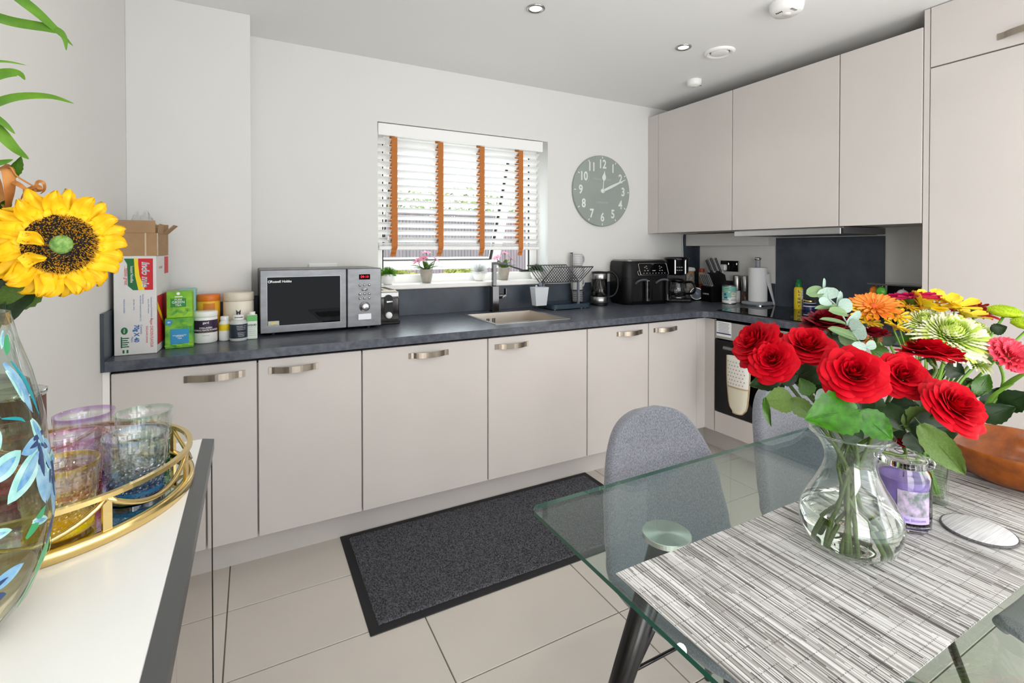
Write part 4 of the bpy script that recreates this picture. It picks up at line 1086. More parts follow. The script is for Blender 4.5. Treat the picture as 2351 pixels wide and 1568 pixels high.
def mill(x, y, label, low):
    t = thing('pepper_mill' if low else 'salt_mill', label, 'mill', (x, y, CT))
    MB().lathe([(.0001,0),(.024,0),(.0255,.004),(.0255,.088),(.0001,.088)], 28).build('grinder_body', mat('peppercorns', '#3a2d25', .2, n=(120, .6), col2='#6b5747') if low else M_white, t)
    MB().lathe([(.026,.088),(.0268,.090),(.0268,.198),(.024,.203),(.0001,.204)], 28).build('steel_top', M_steel, t)
mill(3.208, 2.447, 'steel salt mill with white lower half, behind the turquoise tin', False)
mill(3.208, 2.377, 'steel pepper mill filled with peppercorns beside the kitchen roll', True)
kr = thing('kitchen_roll_holder', 'grey and chrome kitchen roll holder with round base', 'kitchen roll holder', (3.165, 2.245, CT))
M_hg = mat('holder_grey', '#8f959b', .35)
m = MB(); m.prism(rrect(-.078, -.078, .078, .078, .03), 0, .010); m.build('foot_plate', M_chrome, kr)
m = MB(); ringsolid(m, [[(x, y, z) for x, y in rrect(-h_, -h_, h_, h_, .03)] for h_, z in ((.082,.010),(.084,.014),(.082,.026),(.070,.030))]); m.build('base', M_hg, kr)
m = MB(); m.cyl((0,0,.03), .016, .29, 24); m.build('post', M_hg, kr)
MB().lathe([(.0001,.32),(.020,.32),(.023,.326),(.023,.336),(.018,.340),(.0001,.340)], 28).build('finial', M_chrome, kr)
rl = thing('kitchen_roll', 'white kitchen roll with a loose sheet hanging down to worktop', 'kitchen roll', (3.165, 2.245, CT+.0305), 1.15)
m = MB(); m.lathe([(.018,.0),(.060,0),(.061,.002),(.061,.236),(.060,.238),(.018,.238),(.018,0)], 48); m.build('roll', mat('kitchen_paper', '#ececee', .85, bump=(120, .25)), rl)
def sheet(u, v):
    z = .19-.215*v
    fl_ = v**1.3
    return (-.062*math.cos(.9*u)*(1-.1*v)-.01*fl_+.035*u, -.012-.075*u-.055*fl_-.012*math.sin(3*u+2*v), z+.012*u)
MB().grid(sheet, 8, 10).build('loose_sheet', MATS['kitchen_paper'], rl)
# ------------------------------------------------------------------ things by the hob
t = thing('lighter_fluid_bottle', 'slim yellow bottle with green cap standing against dark splashback', 'bottle', (3.185, 1.965, CT))
MB().lathe([(.0001,0),(.025,0),(.0265,.003),(.0265,.138),(.023,.146),(.018,.150),(.0001,.150)], 28).build('body', mat('bottle_yellow', '#ecd12c', .4), t)
MB().lathe([(.0180,.150),(.0185,.152),(.0165,.180),(.012,.184),(.012,.196),(.009,.200),(.0001,.200)], 24).build('cap', mat('cap_green', '#15783c', .35), t)
text('ZIP', .034, M_ink, t, (0,0,.080), (0,0,-1), (1,0,0), bold=.001) if False else None
m = MB(); wrap(m, .0268, .006, .135, AT+.35, AT+1.0, 6); m.build('white_label', M_inkw, t)
for k, s_ in enumerate(('L','I','G','H','T')): text(s_, .021, M_ink, t, (0,0,.122-.024*k), (1,0,0), (0,0,1), cyl=(0,0,.0270,AT-.15), bold=.001)
for k in range(8): text('IIII', .010, M_ink, t, (0,0,.128-.016*k), (1,0,0), (0,0,1), cyl=(0,0,.0271,AT+.66))
t = thing('blue_tin', 'small navy and white tin beside the yellow bottle', 'tin', (3.175, 1.885, CT))
MB().lathe([(.0001,0),(.036,0),(.037,.003),(.037,.058),(.0001,.058)], 28).build('can', mat('tin_navy', '#232a5c', .3), t)
MB().lathe([(.037,.058),(.039,.060),(.039,.070),(.036,.073),(.0001,.073)], 28).build('lid', M_gold, t)
m = MB(); wrap(m, .0373, .030, .036, -PI, PI, 28); wrap(m, .0373, .052, .056, -PI, PI, 28); m.build('white_bands', M_inkw, t)
# pod rack
pr_ = thing('pod_rack', 'black rack with glass top and dangling coloured pods by the fridge unit', 'pod rack', (3.08, 1.318, CT))
MB().box((-.098, -.122, .206), (.085, .142, .214), .002).build('top_plate', mat('pod_glass', '#6d6a66', .08, .4), pr_)
m = MB(); 
for sx in (-1, 1):
    for sy in (-1, 1): m.box((sx*.075-.003, sy*.10-.003, 0), (sx*.075+.003, sy*.10+.003, .207))
m.build('legs', M_chrome, pr_)
MB().box((.0, -.09, 0), (.07, .09, .20), .003).build('drawer_body', M_black, pr_)
pods = [(-.088, .075, .172, '#4ea52f', 'green pod hanging at the front of the pod rack'), (-.055, .122, .172, '#d9741d', 'orange pod at the left side of the pod rack'), (-.05, -.10, .165, '#cf7a3c', 'orange pod at the right side of the pod rack'), (-.086, -.02, .165, '#c9c6c2', 'silver pod hanging in the middle of the pod rack')]
for x, y, z, col, lab in pods:
    t = thing('coffee_pod', lab, 'pod', (3.08+x, 1.318+y, CT+z))
    Fd = frame((0,0,0), (-1,-.25,.15))
    MB().lathe([(.0001,-.014),(.016,-.012),(.024,-.002),(.025,.003),(.018,.009),(.0001,.013)], 24, 0, (0,0,0), True, Fd).build('capsule', mat('pod_'+col[1:], col, .3), t)
    MB().tube([(.01,0,.02), (.012,0,.035)], .002, 6).build('clip', M_chrome, t)
# ------------------------------------------------------------------ wall clock
WC = thing('wall_clock', 'large round sage grey wall clock with white numerals', 'clock', (2.293, YB-.0005, 1.746))
M_clock = mat('clock_sage', '#9aa39d', .5, n=(2.5, .10), bump=(120, .03))
Fc = frame((0,0,0), (0,-1,0), (1,0,0))
MB().lathe([(.0001,0),(.258,0),(.262,.004),(.262,.016),(.258,.020),(.0001,.020)], 72, 0, (0,0,0), False, Fc).build('dial', M_clock, WC)
M_num = mat('clock_white', '#dfe4df', .5)
for k in range(1, 13):
    a = PI/2-2*PI*k/12
    text(str(k), .088, M_num, WC, (.196*math.cos(a), -.0208, .196*math.sin(a)), (1,0,0), (0,0,1), bold=.0024, xs=.82, name='numeral')
m = MB()
for k in range(12):
    a = 2*PI*k/12; F2 = Fc @ Matrix.Rotation(a, 4, 'Z'); m.box((.238, -.0035, .0202), (.253, .0035, .0208), 0, 0, F2)
m.build('hour_marks', M_num, WC)
text('THOMAS KENT', .022, mat('clock_faint', '#b3bbb5', .5), WC, (0, -.0205, .085), (1,0,0), (0,0,1), spacing=1.2); text('LONDON', .022, MATS['clock_faint'], WC, (0, -.0205, -.085), (1,0,0), (0,0,1), spacing=1.2)
def hand(ang, pts, nm):
    a = PI/2-ang; M2 = Fc @ Matrix.Translation((0,0,.023)) @ Matrix.Rotation(a, 4, 'Z')
    MB().prism(pts, 0, .003, 0, M2).build(nm, M_num, WC)
hand(math.radians(6), [(0,-.004),(.075,-.003),(.082,-.010),(.095,-.018),(.110,-.017),(.125,-.008),(.152,0),(.125,.008),(.110,.017),(.095,.018),(.082,.010),(.075,.003),(0,.004)], 'hour_hand')
hand(math.radians(66), [(0,-.008),(.08,-.010),(.12,-.009),(.235,-.002),(.235,.002),(.12,.009),(.08,.010),(0,.008)], 'minute_hand')
MB().lathe([(.018,.021),(.018,.030),(.0001,.032)], 28, 0, (0,0,0), True, Fc).build('hub', M_num, WC)

# ================================================================== FLOOR MAT
MT = thing('floor_mat', 'dark grey ribbed doormat with black rubber border on the tiles', 'mat', (1.04, 2.009, 0))
MB().box((-.69, -.326, 0), (.69, .326, .004), .002).build('rubber_border', mat('mat_rubber', '#17171a', .6), MT)
M_pile = mat('mat_pile', '#6a6a70', .95, n=(170, .5, 2), col2='#26262b')
r = random.Random(11); nx, ny = 330, 146
v = []; f = []
for j in range(ny+1):
    for i in range(nx+1):
        x = -.655+1.31*i/nx; y = -.29+.58*j/ny
        z = .0045+(.0055 if (i+j) % 2 else .001)+r.uniform(0, .002)
        v.append((x+r.uniform(-.0012,.0012), y+r.uniform(-.0012,.0012), z if 0 < i < nx and 0 < j < ny else .004))
for j in range(ny):
    for i in range(nx):
        a = j*(nx+1)+i; f.append((a, a+1, a+nx+2, a+nx+1))
stuff(MB().add(v, f, 0, False).build('pile', M_pile, MT))

# ================================================================== SIDEBOARD, LEFT
SBZ = .955
SB = thing('sideboard', 'white topped sideboard with mirrored front and grey metal edge at left', 'sideboard', (-.27, .60, 0))
def sbb(a, c, nm, m, bev=0, par=SB): return MB().box(tuple(Vector(a)-Vector((-.27,.60,0))), tuple(Vector(c)-Vector((-.27,.60,0))), bev).build(nm, m, par)
M_sbw = mat('sideboard_white', '#f0f0ef', .18)
sbb((XL+.004, .10, .06), (-.074, 1.100, .93), 'carcass', M_dark)
sbb((XL+.004, .095, .93), (-.0855, 1.110, SBZ), 'top', M_sbw, .001)
M_sbm = mat('sideboard_metal', '#77787a', .35, 1.0, bump=(300, .05))
m = MB(); O2 = Vector((-.27,.60,0))
def sv(*P): return [tuple(Vector(p)-O2) for p in P]
y0, y1 = .095, 1.112
m.add(sv((-.0853,y0,SBZ),(-.0853,y1,SBZ),(-.066,y1,SBZ-.004),(-.066,y0,SBZ-.004),(-.066,y1,.932),(-.066,y0,.932),(-.0853,y1,.932),(-.0853,y0,.932)), [(0,3,2,1),(3,5,4,2),(5,7,6,4),(0,1,6,7),(1,2,4,6),(0,7,5,3)])
m.build('edge_trim', M_sbm, SB)
M_mir = mat('mirror_front', '#c3bcb5', .015, 1.0)
for k in range(2): sbb((-.0735, .10+.5*k+.001, .065), (-.070, .599+.5*k, .929), 'mirror_door', M_mir, .0008)
sbb((-.0740, 1.1005, .0), (-.0690, 1.106, .93), 'edge_strip', M_black)
for yy in (.13, 1.07):
    for xx in (-.44, -.11): sbb((xx-.02, yy-.02, 0), (xx+.02, yy+.02, .06), 'leg', M_sbm)

# tray
TRX, TRY, TRR = -.266, .919, .184
TR = thing('gold_tray', 'round gold tray with mirrored base and looped gallery rail on sideboard', 'tray', (TRX, TRY, SBZ+.0003))
m = MB(); m.lathe([(TRR-.012,0),(TRR-.002,0),(TRR,.002),(TRR,.013),(TRR-.002,.015),(TRR-.010,.015),(TRR-.012,.013),(TRR-.012,0)], 72); m.build('rim', M_gold, TR)
MB().lathe([(.0001,.001),(TRR-.0125,.001),(TRR-.0125,.007),(.0001,.007)], 64, 0, (0,0,0), False).build('mirror_base', mat('tray_mirror', '#cfd6d4', .02, 1.0), TR)
RZ = .058
m = MB(); rr = TRR-.006
m.add([((rr+s_*.0035)*math.cos(2*PI*k/96), (rr+s_*.0035)*math.sin(2*PI*k/96), RZ+t_*.003) for k in range(96) for s_, t_ in ((-1,-1),(1,-1),(1,1),(-1,1))],
      [(4*k+a, (4*k+4+a) % 384, (4*k+4+(a+1) % 4) % 384, 4*k+(a+1) % 4) for k in range(96) for a in range(4)], 0, False)
m.build('gallery_rail', M_gold, TR)
post_me = MB().box((-.005,-.0022,.012), (.005,.0022,RZ)).mesh('post', M_gold)
for k in range(8):
    a = math.radians(-54+45*k)
    o = link('post', post_me, TR, (rr*math.cos(a), rr*math.sin(a), 0)); o.rotation_euler = (0,0,a+PI/2)
    pts = []
    for q in range(15):
        t = q/14; a2 = a+math.radians(45)*t
        pts.append((rr*math.cos(a2), rr*math.sin(a2), RZ-.002-.030*math.sin(PI*t)**.8))
    MB().tube(pts, .0036, 6).build('loop', M_gold, TR)
# tumblers
def tumbler_mat(name, col, mid):
    m = thin_glass(name, '#ffffff', 1.0, 0.02, 1.9); nt = m.node_tree
    tr = [n for n in nt.nodes if n.type == 'BSDF_TRANSPARENT'][0]
    tc = nt.nodes.new('ShaderNodeTexCoord'); sx = nt.nodes.new('ShaderNodeSeparateXYZ'); mr = nt.nodes.new('ShaderNodeMapRange'); cr = nt.nodes.new('ShaderNodeValToRGB')
    mr.inputs[2].default_value = .09
    nt.links.new(tc.outputs['Object'], sx.inputs[0]); nt.links.new(sx.outputs['Z'], mr.inputs[0]); nt.links.new(mr.outputs[0], cr.inputs[0]); nt.links.new(cr.outputs[0], tr.inputs[0])
    e = cr.color_ramp.elements; e[0].position = .12; e[0].color = rgb(col); e[1].position = .97; e[1].color = rgb(mid)
    q = e.new(.42); q.color = tuple(.22*a+.78*b for a, b in zip(rgb(col), (1,1,1,1)))
    q = e.new(.90); q.color = (.97,.97,.98,1)
    return m
def tumbler_mesh(mt):
    m = MB(); H, R0, R1, NU = .090, .0345, .040, 96
    def out(u, v):
        z = .001+(H-.001)*v; a = 2*PI*u; R = R0+(R1-R0)*v
        if .08 < v < .52: R -= .0034*(abs(math.sin(12*a+z*420))+abs(math.sin(12*a-z*420)))*.5*1.3
        elif .55 < v < .90: R -= .0010*max(0, math.sin(18*a))**.5 if math.sin(18*a) > 0 else 0
        return (R*math.cos(a), R*math.sin(a), z)
    m.grid(out, NU, 40, closeu=True, smooth=False)
    inn = [(R1-.0003,H+.0008),(R1-.0022,H),(R1-.003,H-.02),(R0-.0015,.020),(R0-.010,.0165),(.0001,.016)]
    m.lathe([(R1,H)]+inn, NU//2); m.lathe([(.0001,.0035),(R0-.008,.003),(R0-.003,0),(R0,.001)], NU)
    return m.mesh('tumbler', mt)
BASEC = {'yellow': '#f2dc00', 'magenta': '#b80e5c', 'blue': '#1f6f9c', 'green': '#1f6a3f', 'purple': '#8a55b5', 'pink': '#d97f9f'}
for nm, col, top, x, y, lab in (('yellow', '#fff23a', '#fdf3a8', -.214, .806, 'yellow tinted cut glass tumbler nearest the vase on gold tray'),
        ('magenta', '#dd3f92', '#f8dcec', -.230, .914, 'magenta tinted cut glass tumbler behind the yellow one on gold tray'),
        ('blue', '#63a9d0', '#e4ecf6', -.150, .884, 'large blue tinted cut glass tumbler at the front of gold tray'),
        ('green', '#7cc596', '#e6f2ea', -.158, 1.000, 'green tinted cut glass tumbler at the far right of gold tray'),
        ('purple', '#c49ce0', '#e6d4f2', -.243, 1.035, 'purple tinted cut glass tumbler at the back of gold tray'),
        ('pink', '#f5b8c8', '#f8e0e6', -.322, .985, 'pale pink cut glass tumbler behind magenta one, left of purple one')):
    t = thing('tumbler', lab, 'tumbler', (x, y, SBZ+.0078))
    link('glass_body', tumbler_mesh(tumbler_mat('tumbler_'+nm, col, top)), t)
    MB().lathe([(.0001,.0045),(.0315,.0045),(.0328,.007),(.0334,.0150),(.0001,.0152)], 40).build('coloured_base', mat('tumbler_base_'+nm, BASEC[nm], .08, trans=.35, ior=1.3), t)
# brown leather cup behind
t = thing('leather_cup', 'brown leather covered cup with silver rim behind the gold tray', 'cup', (-.352, 1.062+.07, SBZ))
MB().lathe([(.0001,0),(.033,0),(.035,.004),(.034,.118),(.0001,.118)], 28).build('body', mat('brown_leather', '#6a4233', .5, n=(60, .3), bump=(300, .2)), t)
MB().lathe([(.0345,.114),(.036,.117),(.036,.124),(.032,.126),(.028,.122),(.0001,.120)], 28).build('rim', M_chrome, t)

# painted glass vase at left
LV = thing('painted_vase', 'tall glass vase painted with blue lilies at the left edge on sideboard', 'vase', (-.268, .640, SBZ+.0003))
prof = [(.0001,.0),(.040,.0),(.055,.006),(.074,.030),(.087,.065),(.091,.105),(.090,.150),(.085,.200),(.076,.245),(.066,.280),(.061,.305)]
M_lv = thin_glass('painted_vase_glass', '#f6f9f7', .9)
m = MB(); m.lathe(prof+[(.058,.305),(.063,.28),(.088,.105)], 56); m.build('glass_body', M_lv, LV)
def lv_r(z):
    for (r0, z0), (r1, z1) in zip(prof, prof[1:]):
        if z0 <= z <= z1 and z1 > z0: return r0+(r1-r0)*(z-z0)/(z1-z0)
    return .06
M_lw = mat('vase_water', '#d5dccb', .02, trans=1.0, ior=1.1)
MB().lathe([(.0001,.006)]+[(r_-.004, z_) for r_, z_ in prof[2:8]]+[(lv_r(.235)-.004,.235),(.0001,.235)], 48).build('water', thin_glass('vase_water_tint', '#eceee2', .4, ior=1.2), LV)
m = MB(); rs = random.Random(4)
sb_ = []
for k in range(48):
    pass
m.grid(lambda u, v: ((lv_r(.010+.05*v)-.008)*math.cos(2*PI*u), (lv_r(.010+.05*v)-.008)*math.sin(2*PI*u), .008+(.036+.010*math.sin(2*PI*u*2+1))*v), 40, 6, closeu=True)
m.grid(lambda u, v: ((lv_r(.06)-.008)*(1-v)*math.cos(2*PI*u), (lv_r(.06)-.008)*(1-v)*math.sin(2*PI*u), .044+.010*math.sin(2*PI*u*2+1)*(1-v)), 40, 6, closeu=True)
m.build('sand', mat('vase_sand', '#a58a62', .8, n=(18, .5, 6), col2='#d8cfba'), LV)
PHI0 = math.atan2(-.640, .268)                    # meridian facing the camera; positive s goes right
def onv(sdeg, z, off=.0009):
    a = PHI0+math.radians(sdeg); rr_ = lv_r(z)+off
    return (rr_*math.cos(a), rr_*math.sin(a), z)
cols = {'t': mat('paint_teal', '#1f8f9c', .3), 'b': mat('paint_blue', '#5b8fbd', .3, n=(60, .4), col2='#94bccf'), 'd': mat('paint_indigo', '#27406a', .3), 'w': mat('paint_mint', '#8cc4bf', .3, n=(60, .3), col2='#b9dcd8'), 'g': mat('paint_green', '#3f9a66', .3), 'k': mat('paint_dark', '#3a3b34', .4)}
def petal_paint(s0, z0, s1, z1, wdt, c, nm='painted_petal', curve=0.0, lift=0.0):
    m = MB(); n = 10; v = []
    ds, dz = s1-s0, z1-z0
    L = math.hypot(ds*.0016, dz) or 1
    for k in range(n+1):
        t = k/n; wv = wdt*math.sin(PI*min(1, .06+.94*t))**.7/2*(1 if t < .98 else .2)
        cs = s0+ds*t+curve*math.sin(PI*t); cz = z0+dz*t
        nx_, nz_ = -dz/L, ds*.0016/L
        for q in (-1, 0, 1): v.append(onv(cs+q*wv*nx_/.0016, cz+q*wv*nz_, .0012+lift if q == 0 else .0008+lift))
    m.add(v, [(3*k+q, 3*k+3+q, 3*k+4+q, 3*k+1+q) for k in range(n) for q in (0, 1)], 0, True)
    return m.build(nm, cols[c], LV)
for s0, z0, s1, z1, w_, c, cv in ((38,.262,36,.215,.003,'t',-6),(36,.215,50,.205,.003,'t',3),(46,.255,53,.222,.010,'w',2),(52,.262,64,.205,.006,'t',3),(46,.262,58,.210,.012,'b',2),(55,.205,66,.165,.013,'w',0),
        (58,.175,34,.140,.022,'w',0),(58,.180,60,.120,.022,'b',0),(57,.182,44,.178,.016,'b',3),(60,.178,74,.165,.016,'b',0),(60,.178,72,.135,.016,'w',0),(54,.185,66,.188,.009,'d',0),(60,.172,56,.160,.012,'d',0),(63,.172,66,.150,.010,'d',0),
        (70,.155,62,.120,.020,'b',0),(72,.155,80,.110,.018,'b',0),(70,.158,84,.150,.018,'w',0),(72,.150,74,.092,.018,'b',0),(71,.152,70,.132,.010,'d',0),
        (64,.078,78,.105,.016,'d',0),(66,.080,74,.098,.008,'b',0),(56,.058,70,.082,.014,'g',0),(52,.030,62,.066,.006,'g',2),(74,.060,77,.072,.010,'g',0),
        (24,.070,44,.078,.013,'b',0),(22,.060,36,.058,.012,'d',0),(44,.100,60,.118,.010,'g',0),(48,.112,62,.104,.008,'w',0),(20,.120,36,.116,.010,'w',0),(26,.165,44,.182,.020,'w',0),(24,.18,34,.205,.014,'w',0),
        (58,.285,50,.268,.010,'g',0),(54,.29,48,.274,.006,'w',0)):
    petal_paint(s0, z0, s1, z1, w_, c, 'painted_petal', cv)
    if c == 'w': petal_paint(s0+.06*(s1-s0), z0+.06*(z1-z0), s0+.8*(s1-s0), z0+.8*(z1-z0), w_*.42, 'b', 'petal_vein', cv, .0005)
    if c == 'b' and w_ > .012: petal_paint(s0, z0, s0+.55*(s1-s0), z0+.55*(z1-z0), w_*.34, 'd', 'petal_vein', cv, .0005)

# ------------------------------------------------------------------ leaf builder for hand placed leaves
CAMP = Vector((0, 0, 1.3219))
def rel(p, root): return Vector(p)-Vector(root.location)
def rose_leaf_mesh(mt, name='leaf', ser=True):
    """unit leaf along +y, width .8, folded along the midrib"""
    m = MB(); nv = 12; cols_ = 6
    v = []
    for j in range(nv+1):
        t = j/nv
        wv = .40*math.sin(PI*(.04+.95*t)**.85)**.8*(1-.12*t)
        if ser and 0 < j < nv: wv *= 1.05 if j % 2 else .955
        for i in range(cols_+1):
            s_ = 2*i/cols_-1
            v.append((s_*wv, t, abs(s_)*wv*.28+.03*math.sin(6*t+3*abs(s_))-.10*t*t))
    f = [(j*(cols_+1)+i, j*(cols_+1)+i+1, (j+1)*(cols_+1)+i+1, (j+1)*(cols_+1)+i) for j in range(nv) for i in range(cols_)]
    m.add(v, f, 0, True)
    m.tube([(0,-.12,.005), (0,0,.012), (0,.5,-.008), (0,.96,-.08)], [.014,.012,.010,.004], 5)
    return m.mesh(name, mt)
LM = {k: rose_leaf_mesh(mm) for k, mm in (('n', M_leaf), ('d', M_leafd), ('p', M_leafb))}
LM['b'] = rose_leaf_mesh(mat('bright_leaf', '#35700a', .36, spec=.35, n=(6, .45), col2='#234f08'))
def place_leaf(root, base, tip, width, me, roll=0.0, name='leaf', up=None):
    b_ = Vector(base); t_ = Vector(tip); y = (t_-b_); L = y.length; y.normalize()
    n = (CAMP-(b_+t_)/2) if up is None else Vector(up)
    n = (n-y*n.dot(y)).normalized(); n = Matrix.Rotation(roll, 3, y) @ n
    x = y.cross(n)
    M = Matrix((x, y, n)).transposed().to_4x4(); M.translation = b_-Vector(root.location)
    o = link(name, me, root); o.matrix_basis = M @ Matrix.Diagonal((width/.8, L, L*.8+width*.2, 1))
    return o

# ------------------------------------------------------------------ sunflower, bamboo and dried lily in the painted vase
SF = thing('sunflower', 'large yellow sunflower leaning out of the painted vase', 'flower', (-0.1896,0.7238,1.3270))
sfo = Vector(SF.location)
ax = (CAMP-sfo).normalized()*.93+Vector((.18,.02,-.10)); Fs = frame((0,0,0), ax, (.88,-.47,0))
M_sfp = mat('sunflower_petal', '#f5d010', .6, n=(24, .3, 3), col2='#ecb00a', sss=.05)
def sf_petal(L, W, lift, seed):
    r_ = random.Random(seed); m = MB(); ph = r_.uniform(0, 6)
    def fn(u, v):
        s_ = 2*u-1; wv = W*(math.sin(PI*(.22+.77*v))**.55)
        return (s_*wv/2+.004*math.sin(5*v+ph)*v, .027+L*v, lift*L*v-.018*v*v+.0065*math.sin(5*s_+ph)*v+.006*math.sin(8*v+ph)*v+.3*abs(s_)*wv*.5*(1-v))
    return m.grid(fn, 5, 8).mesh('petal', M_sfp)
pm = [sf_petal(.023+.0036*k, .020, l, k) for k, l in enumerate((.10, .55, -.10, .9, .30))]
for k in range(72):
    o = link('petal', pm[(k*7) % 5], SF)
    o.matrix_basis = Fs @ Matrix.Rotation(k*2.39996, 4, 'Z') @ Matrix.Translation((0,-.001*(k % 3),-.002*(k % 5))) @ Matrix.Rotation(.25*math.sin(k*5.1), 4, 'Y')
# a few petals folded over the seed head at the left
for a, d_ in ((2.75, .050), (3.55, .052)):
    o = link('petal', pm[0], SF); o.matrix_basis = Fs @ Matrix.Rotation(a-PI/2, 4, 'Z') @ Matrix.Translation((0,d_+.010,.006)) @ Matrix.Rotation(PI*.95, 4, 'X') @ Matrix.Diagonal((.75,.9,1,1))
MB().lathe([(.032,-.004),(.033,.002),(.027,.008),(.016,.0065),(.0001,.004)], 40, 0, (0,0,0), True, Fs).build('seed_disc', mat('sunflower_disc', '#1c110b', .8, n=(160, .5)), SF)
MB().lathe([(.0105,.006),(.008,.0095),(.0001,.009)], 28, 0, (0,0,0), True, Fs).build('green_heart', mat('sunflower_heart', '#4f7d33', .7, n=(200, .5), col2='#89a85a'), SF)
m = MB(); r = random.Random(8)
for k in range(1500):
    a = r.uniform(0, 2*PI); q = .009+.0235*math.sqrt(r.random())
    p = Vector((q*math.cos(a), q*math.sin(a), .0065-.004*((q-.022)/.012)**2+.002)); d = Vector((math.cos(a)*.5*(q-.02)/.01+r.uniform(-.3,.3), math.sin(a)*.5*(q-.02)/.01+r.uniform(-.3,.3), 1)).normalized()*r.uniform(.003, .0058)
    s_ = d.orthogonal().normalized()*.0006; s2 = d.cross(s_).normalized()*.0006
    m.add([p+s_, p-s_*.5+s2, p-s_*.5-s2, p+d], [(0,1,3),(1,2,3),(2,0,3)], 1 if k % 5 < 4 else 0)
Mx = m.mesh('florets', [MATS['sunflower_disc'], mat('floret_yellow', '#d9a62c', .7)])
Mx.transform(Fs); stuff(link('florets', Mx, SF))
MB().lathe([(.0001,-.022),(.020,-.018),(.030,-.005)], 24, 0, (0,0,0), True, Fs).build('calyx', M_stem, SF)
vz = Vector(LV.location)
MB().tube(bez([-Vector(ax).normalized()*.015, rel((-0.2627,0.8184,1.2581), SF), rel((-0.2429,0.6938,1.1977), SF), rel(vz+Vector((.03,.02,.08)), SF)], 8), .0055, 8).build('stem', M_stem, SF)
place_leaf(SF, (-0.2605,0.8009,1.3117), (-0.2497,0.7659,1.2365), .075, LM['d'], .2); place_leaf(SF, (-0.2586,0.7822,1.2563), (-0.2166,0.7772,1.2831), .042, LM['p'], .5); place_leaf(SF, (-0.2468,0.7933,1.2857), (-0.2722,0.8008,1.2551), .05, LM['d'], -.3)
BB = thing('bamboo_stalk', 'bamboo stalk with long thin green leaves in the painted vase', 'plant', (-0.3376,0.8125,1.2400))
M_bam = mat('bamboo_leaf', '#5c8a14', .45, n=(20, .4), col2='#3c6810')
MB().tube(bez([rel(vz+Vector((.045,-.015,.05)), BB), rel(vz+Vector((.0,.0,.25)), BB), rel((-0.2898,0.6878,1.4348), BB), rel((-0.2989,0.7060,1.5908), BB)], 8), .007, 10).build('stalk', mat('bamboo_stem', '#8a9a3c', .4), BB)
def ribbon(pts, wd, nm, m, root, tw=.6):
    P = bez([rel(p, root) for p in pts], 6); n = len(P); v = []
    for i, p in enumerate(P):
        t = (P[min(i+1,n-1)]-P[max(i-1,0)]).normalized(); vd = (rel(CAMP, root)-p).normalized()
        sd = t.cross(vd).normalized(); nn = sd.cross(t)
        u = i/(n-1); wv = wd*(math.sin(PI*(.22+.78*u))**.8 if u < .995 else .02)/2
        sd = (sd*math.cos(tw)+nn*math.sin(tw)).normalized()
        v += [p-sd*wv, p+nn*wv*.25, p+sd*wv]
    MB().add(v, [(3*i+q, 3*i+3+q, 3*i+4+q, 3*i+1+q) for i in range(n-1) for q in (0,1)], 0, True).build(nm, m, root)
ribbon([(-0.2876,0.7000,1.5908), (-0.2407,0.6979,1.6020), (-0.2097,0.7038,1.5818), (-0.1897,0.7043,1.5632), (-0.1707,0.6995,1.5427)], .013, 'leaf', M_bam, BB)
ribbon([(-0.2915,0.7017,1.5609), (-0.2488,0.7017,1.5638), (-0.2220,0.7101,1.5624), (-0.1898,0.7042,1.5595), (-0.1782,0.6979,1.5510), (-0.1757,0.6965,1.5359)], .012, 'leaf', M_bam, BB)
ribbon([(-0.2918,0.7011,1.5012), (-0.2490,0.7011,1.5123), (-0.2304,0.7140,1.5203), (-0.2133,0.7162,1.5199)], .0035, 'leaf', M_bam, BB)
ribbon([(-0.2919,0.7009,1.4842), (-0.2491,0.7010,1.4936), (-0.2305,0.7139,1.5079), (-0.2216,0.7205,1.5114), (-0.2154,0.7171,1.5039)], .012, 'leaf', M_bam, BB)
ribbon([(-0.2922,0.7005,1.4372), (-0.2493,0.7006,1.4616), (-0.2225,0.7093,1.4820), (-0.1935,0.7053,1.4865), (-0.1686,0.6919,1.4785)], .010, 'leaf', M_bam, BB)
ribbon([(-0.2920,0.7007,1.4628), (-0.2493,0.7007,1.4643), (-0.2348,0.7155,1.4575), (-0.2249,0.7214,1.4455)], .011, 'leaf', M_bam, BB)
ribbon([(-0.2919,0.7009,1.4799), (-0.2493,0.7006,1.4620), (-0.2369,0.7165,1.4469), (-0.2250,0.7213,1.4295), (-0.2121,0.7143,1.4182)], .016, 'leaf', M_bam, BB)
ribbon([(-0.2924,0.7000,1.3946), (-0.2496,0.7001,1.4065), (-0.2351,0.7151,1.4131), (-0.2271,0.7223,1.4182)], .009, 'leaf', M_bam, BB)
LY = thing('dried_lily', 'withered brown lily drooping above the sunflower in the painted vase', 'flower', (-0.2344,0.7316,1.4029))
M_dry = mat('dried_petal', '#96561f', .7, n=(30, .4), col2='#bb8145')
ribbon([(-0.2411,0.7352,1.4100), (-0.2322,0.7248,1.4059), (-0.2306,0.7237,1.3833), (-0.2354,0.7316,1.3611)], .013, 'petal', M_dry, LY); ribbon([(-0.2569,0.7493,1.4109), (-0.2485,0.7446,1.3941), (-0.2402,0.7398,1.3653)], .012, 'petal', M_dry, LY)
ribbon([(-0.2352,0.7320,1.3982), (-0.2210,0.7187,1.3904), (-0.2118,0.7193,1.3820)], .006, 'petal', M_dry, LY); ribbon([(-0.2189,0.7288,1.3864), (-0.2087,0.7234,1.3902), (-0.2053,0.7216,1.3864), (-0.2209,0.7355,1.3851), (-0.2249,0.7318,1.3739)], .005, 'petal', M_dry, LY)
ribbon([(-0.2104,0.7243,1.3845), (-0.2078,0.7230,1.3950), (-0.2019,0.7199,1.3941), (-0.2029,0.7260,1.3870), (-0.2072,0.7282,1.3822)], .004, 'petal', M_dry, LY)
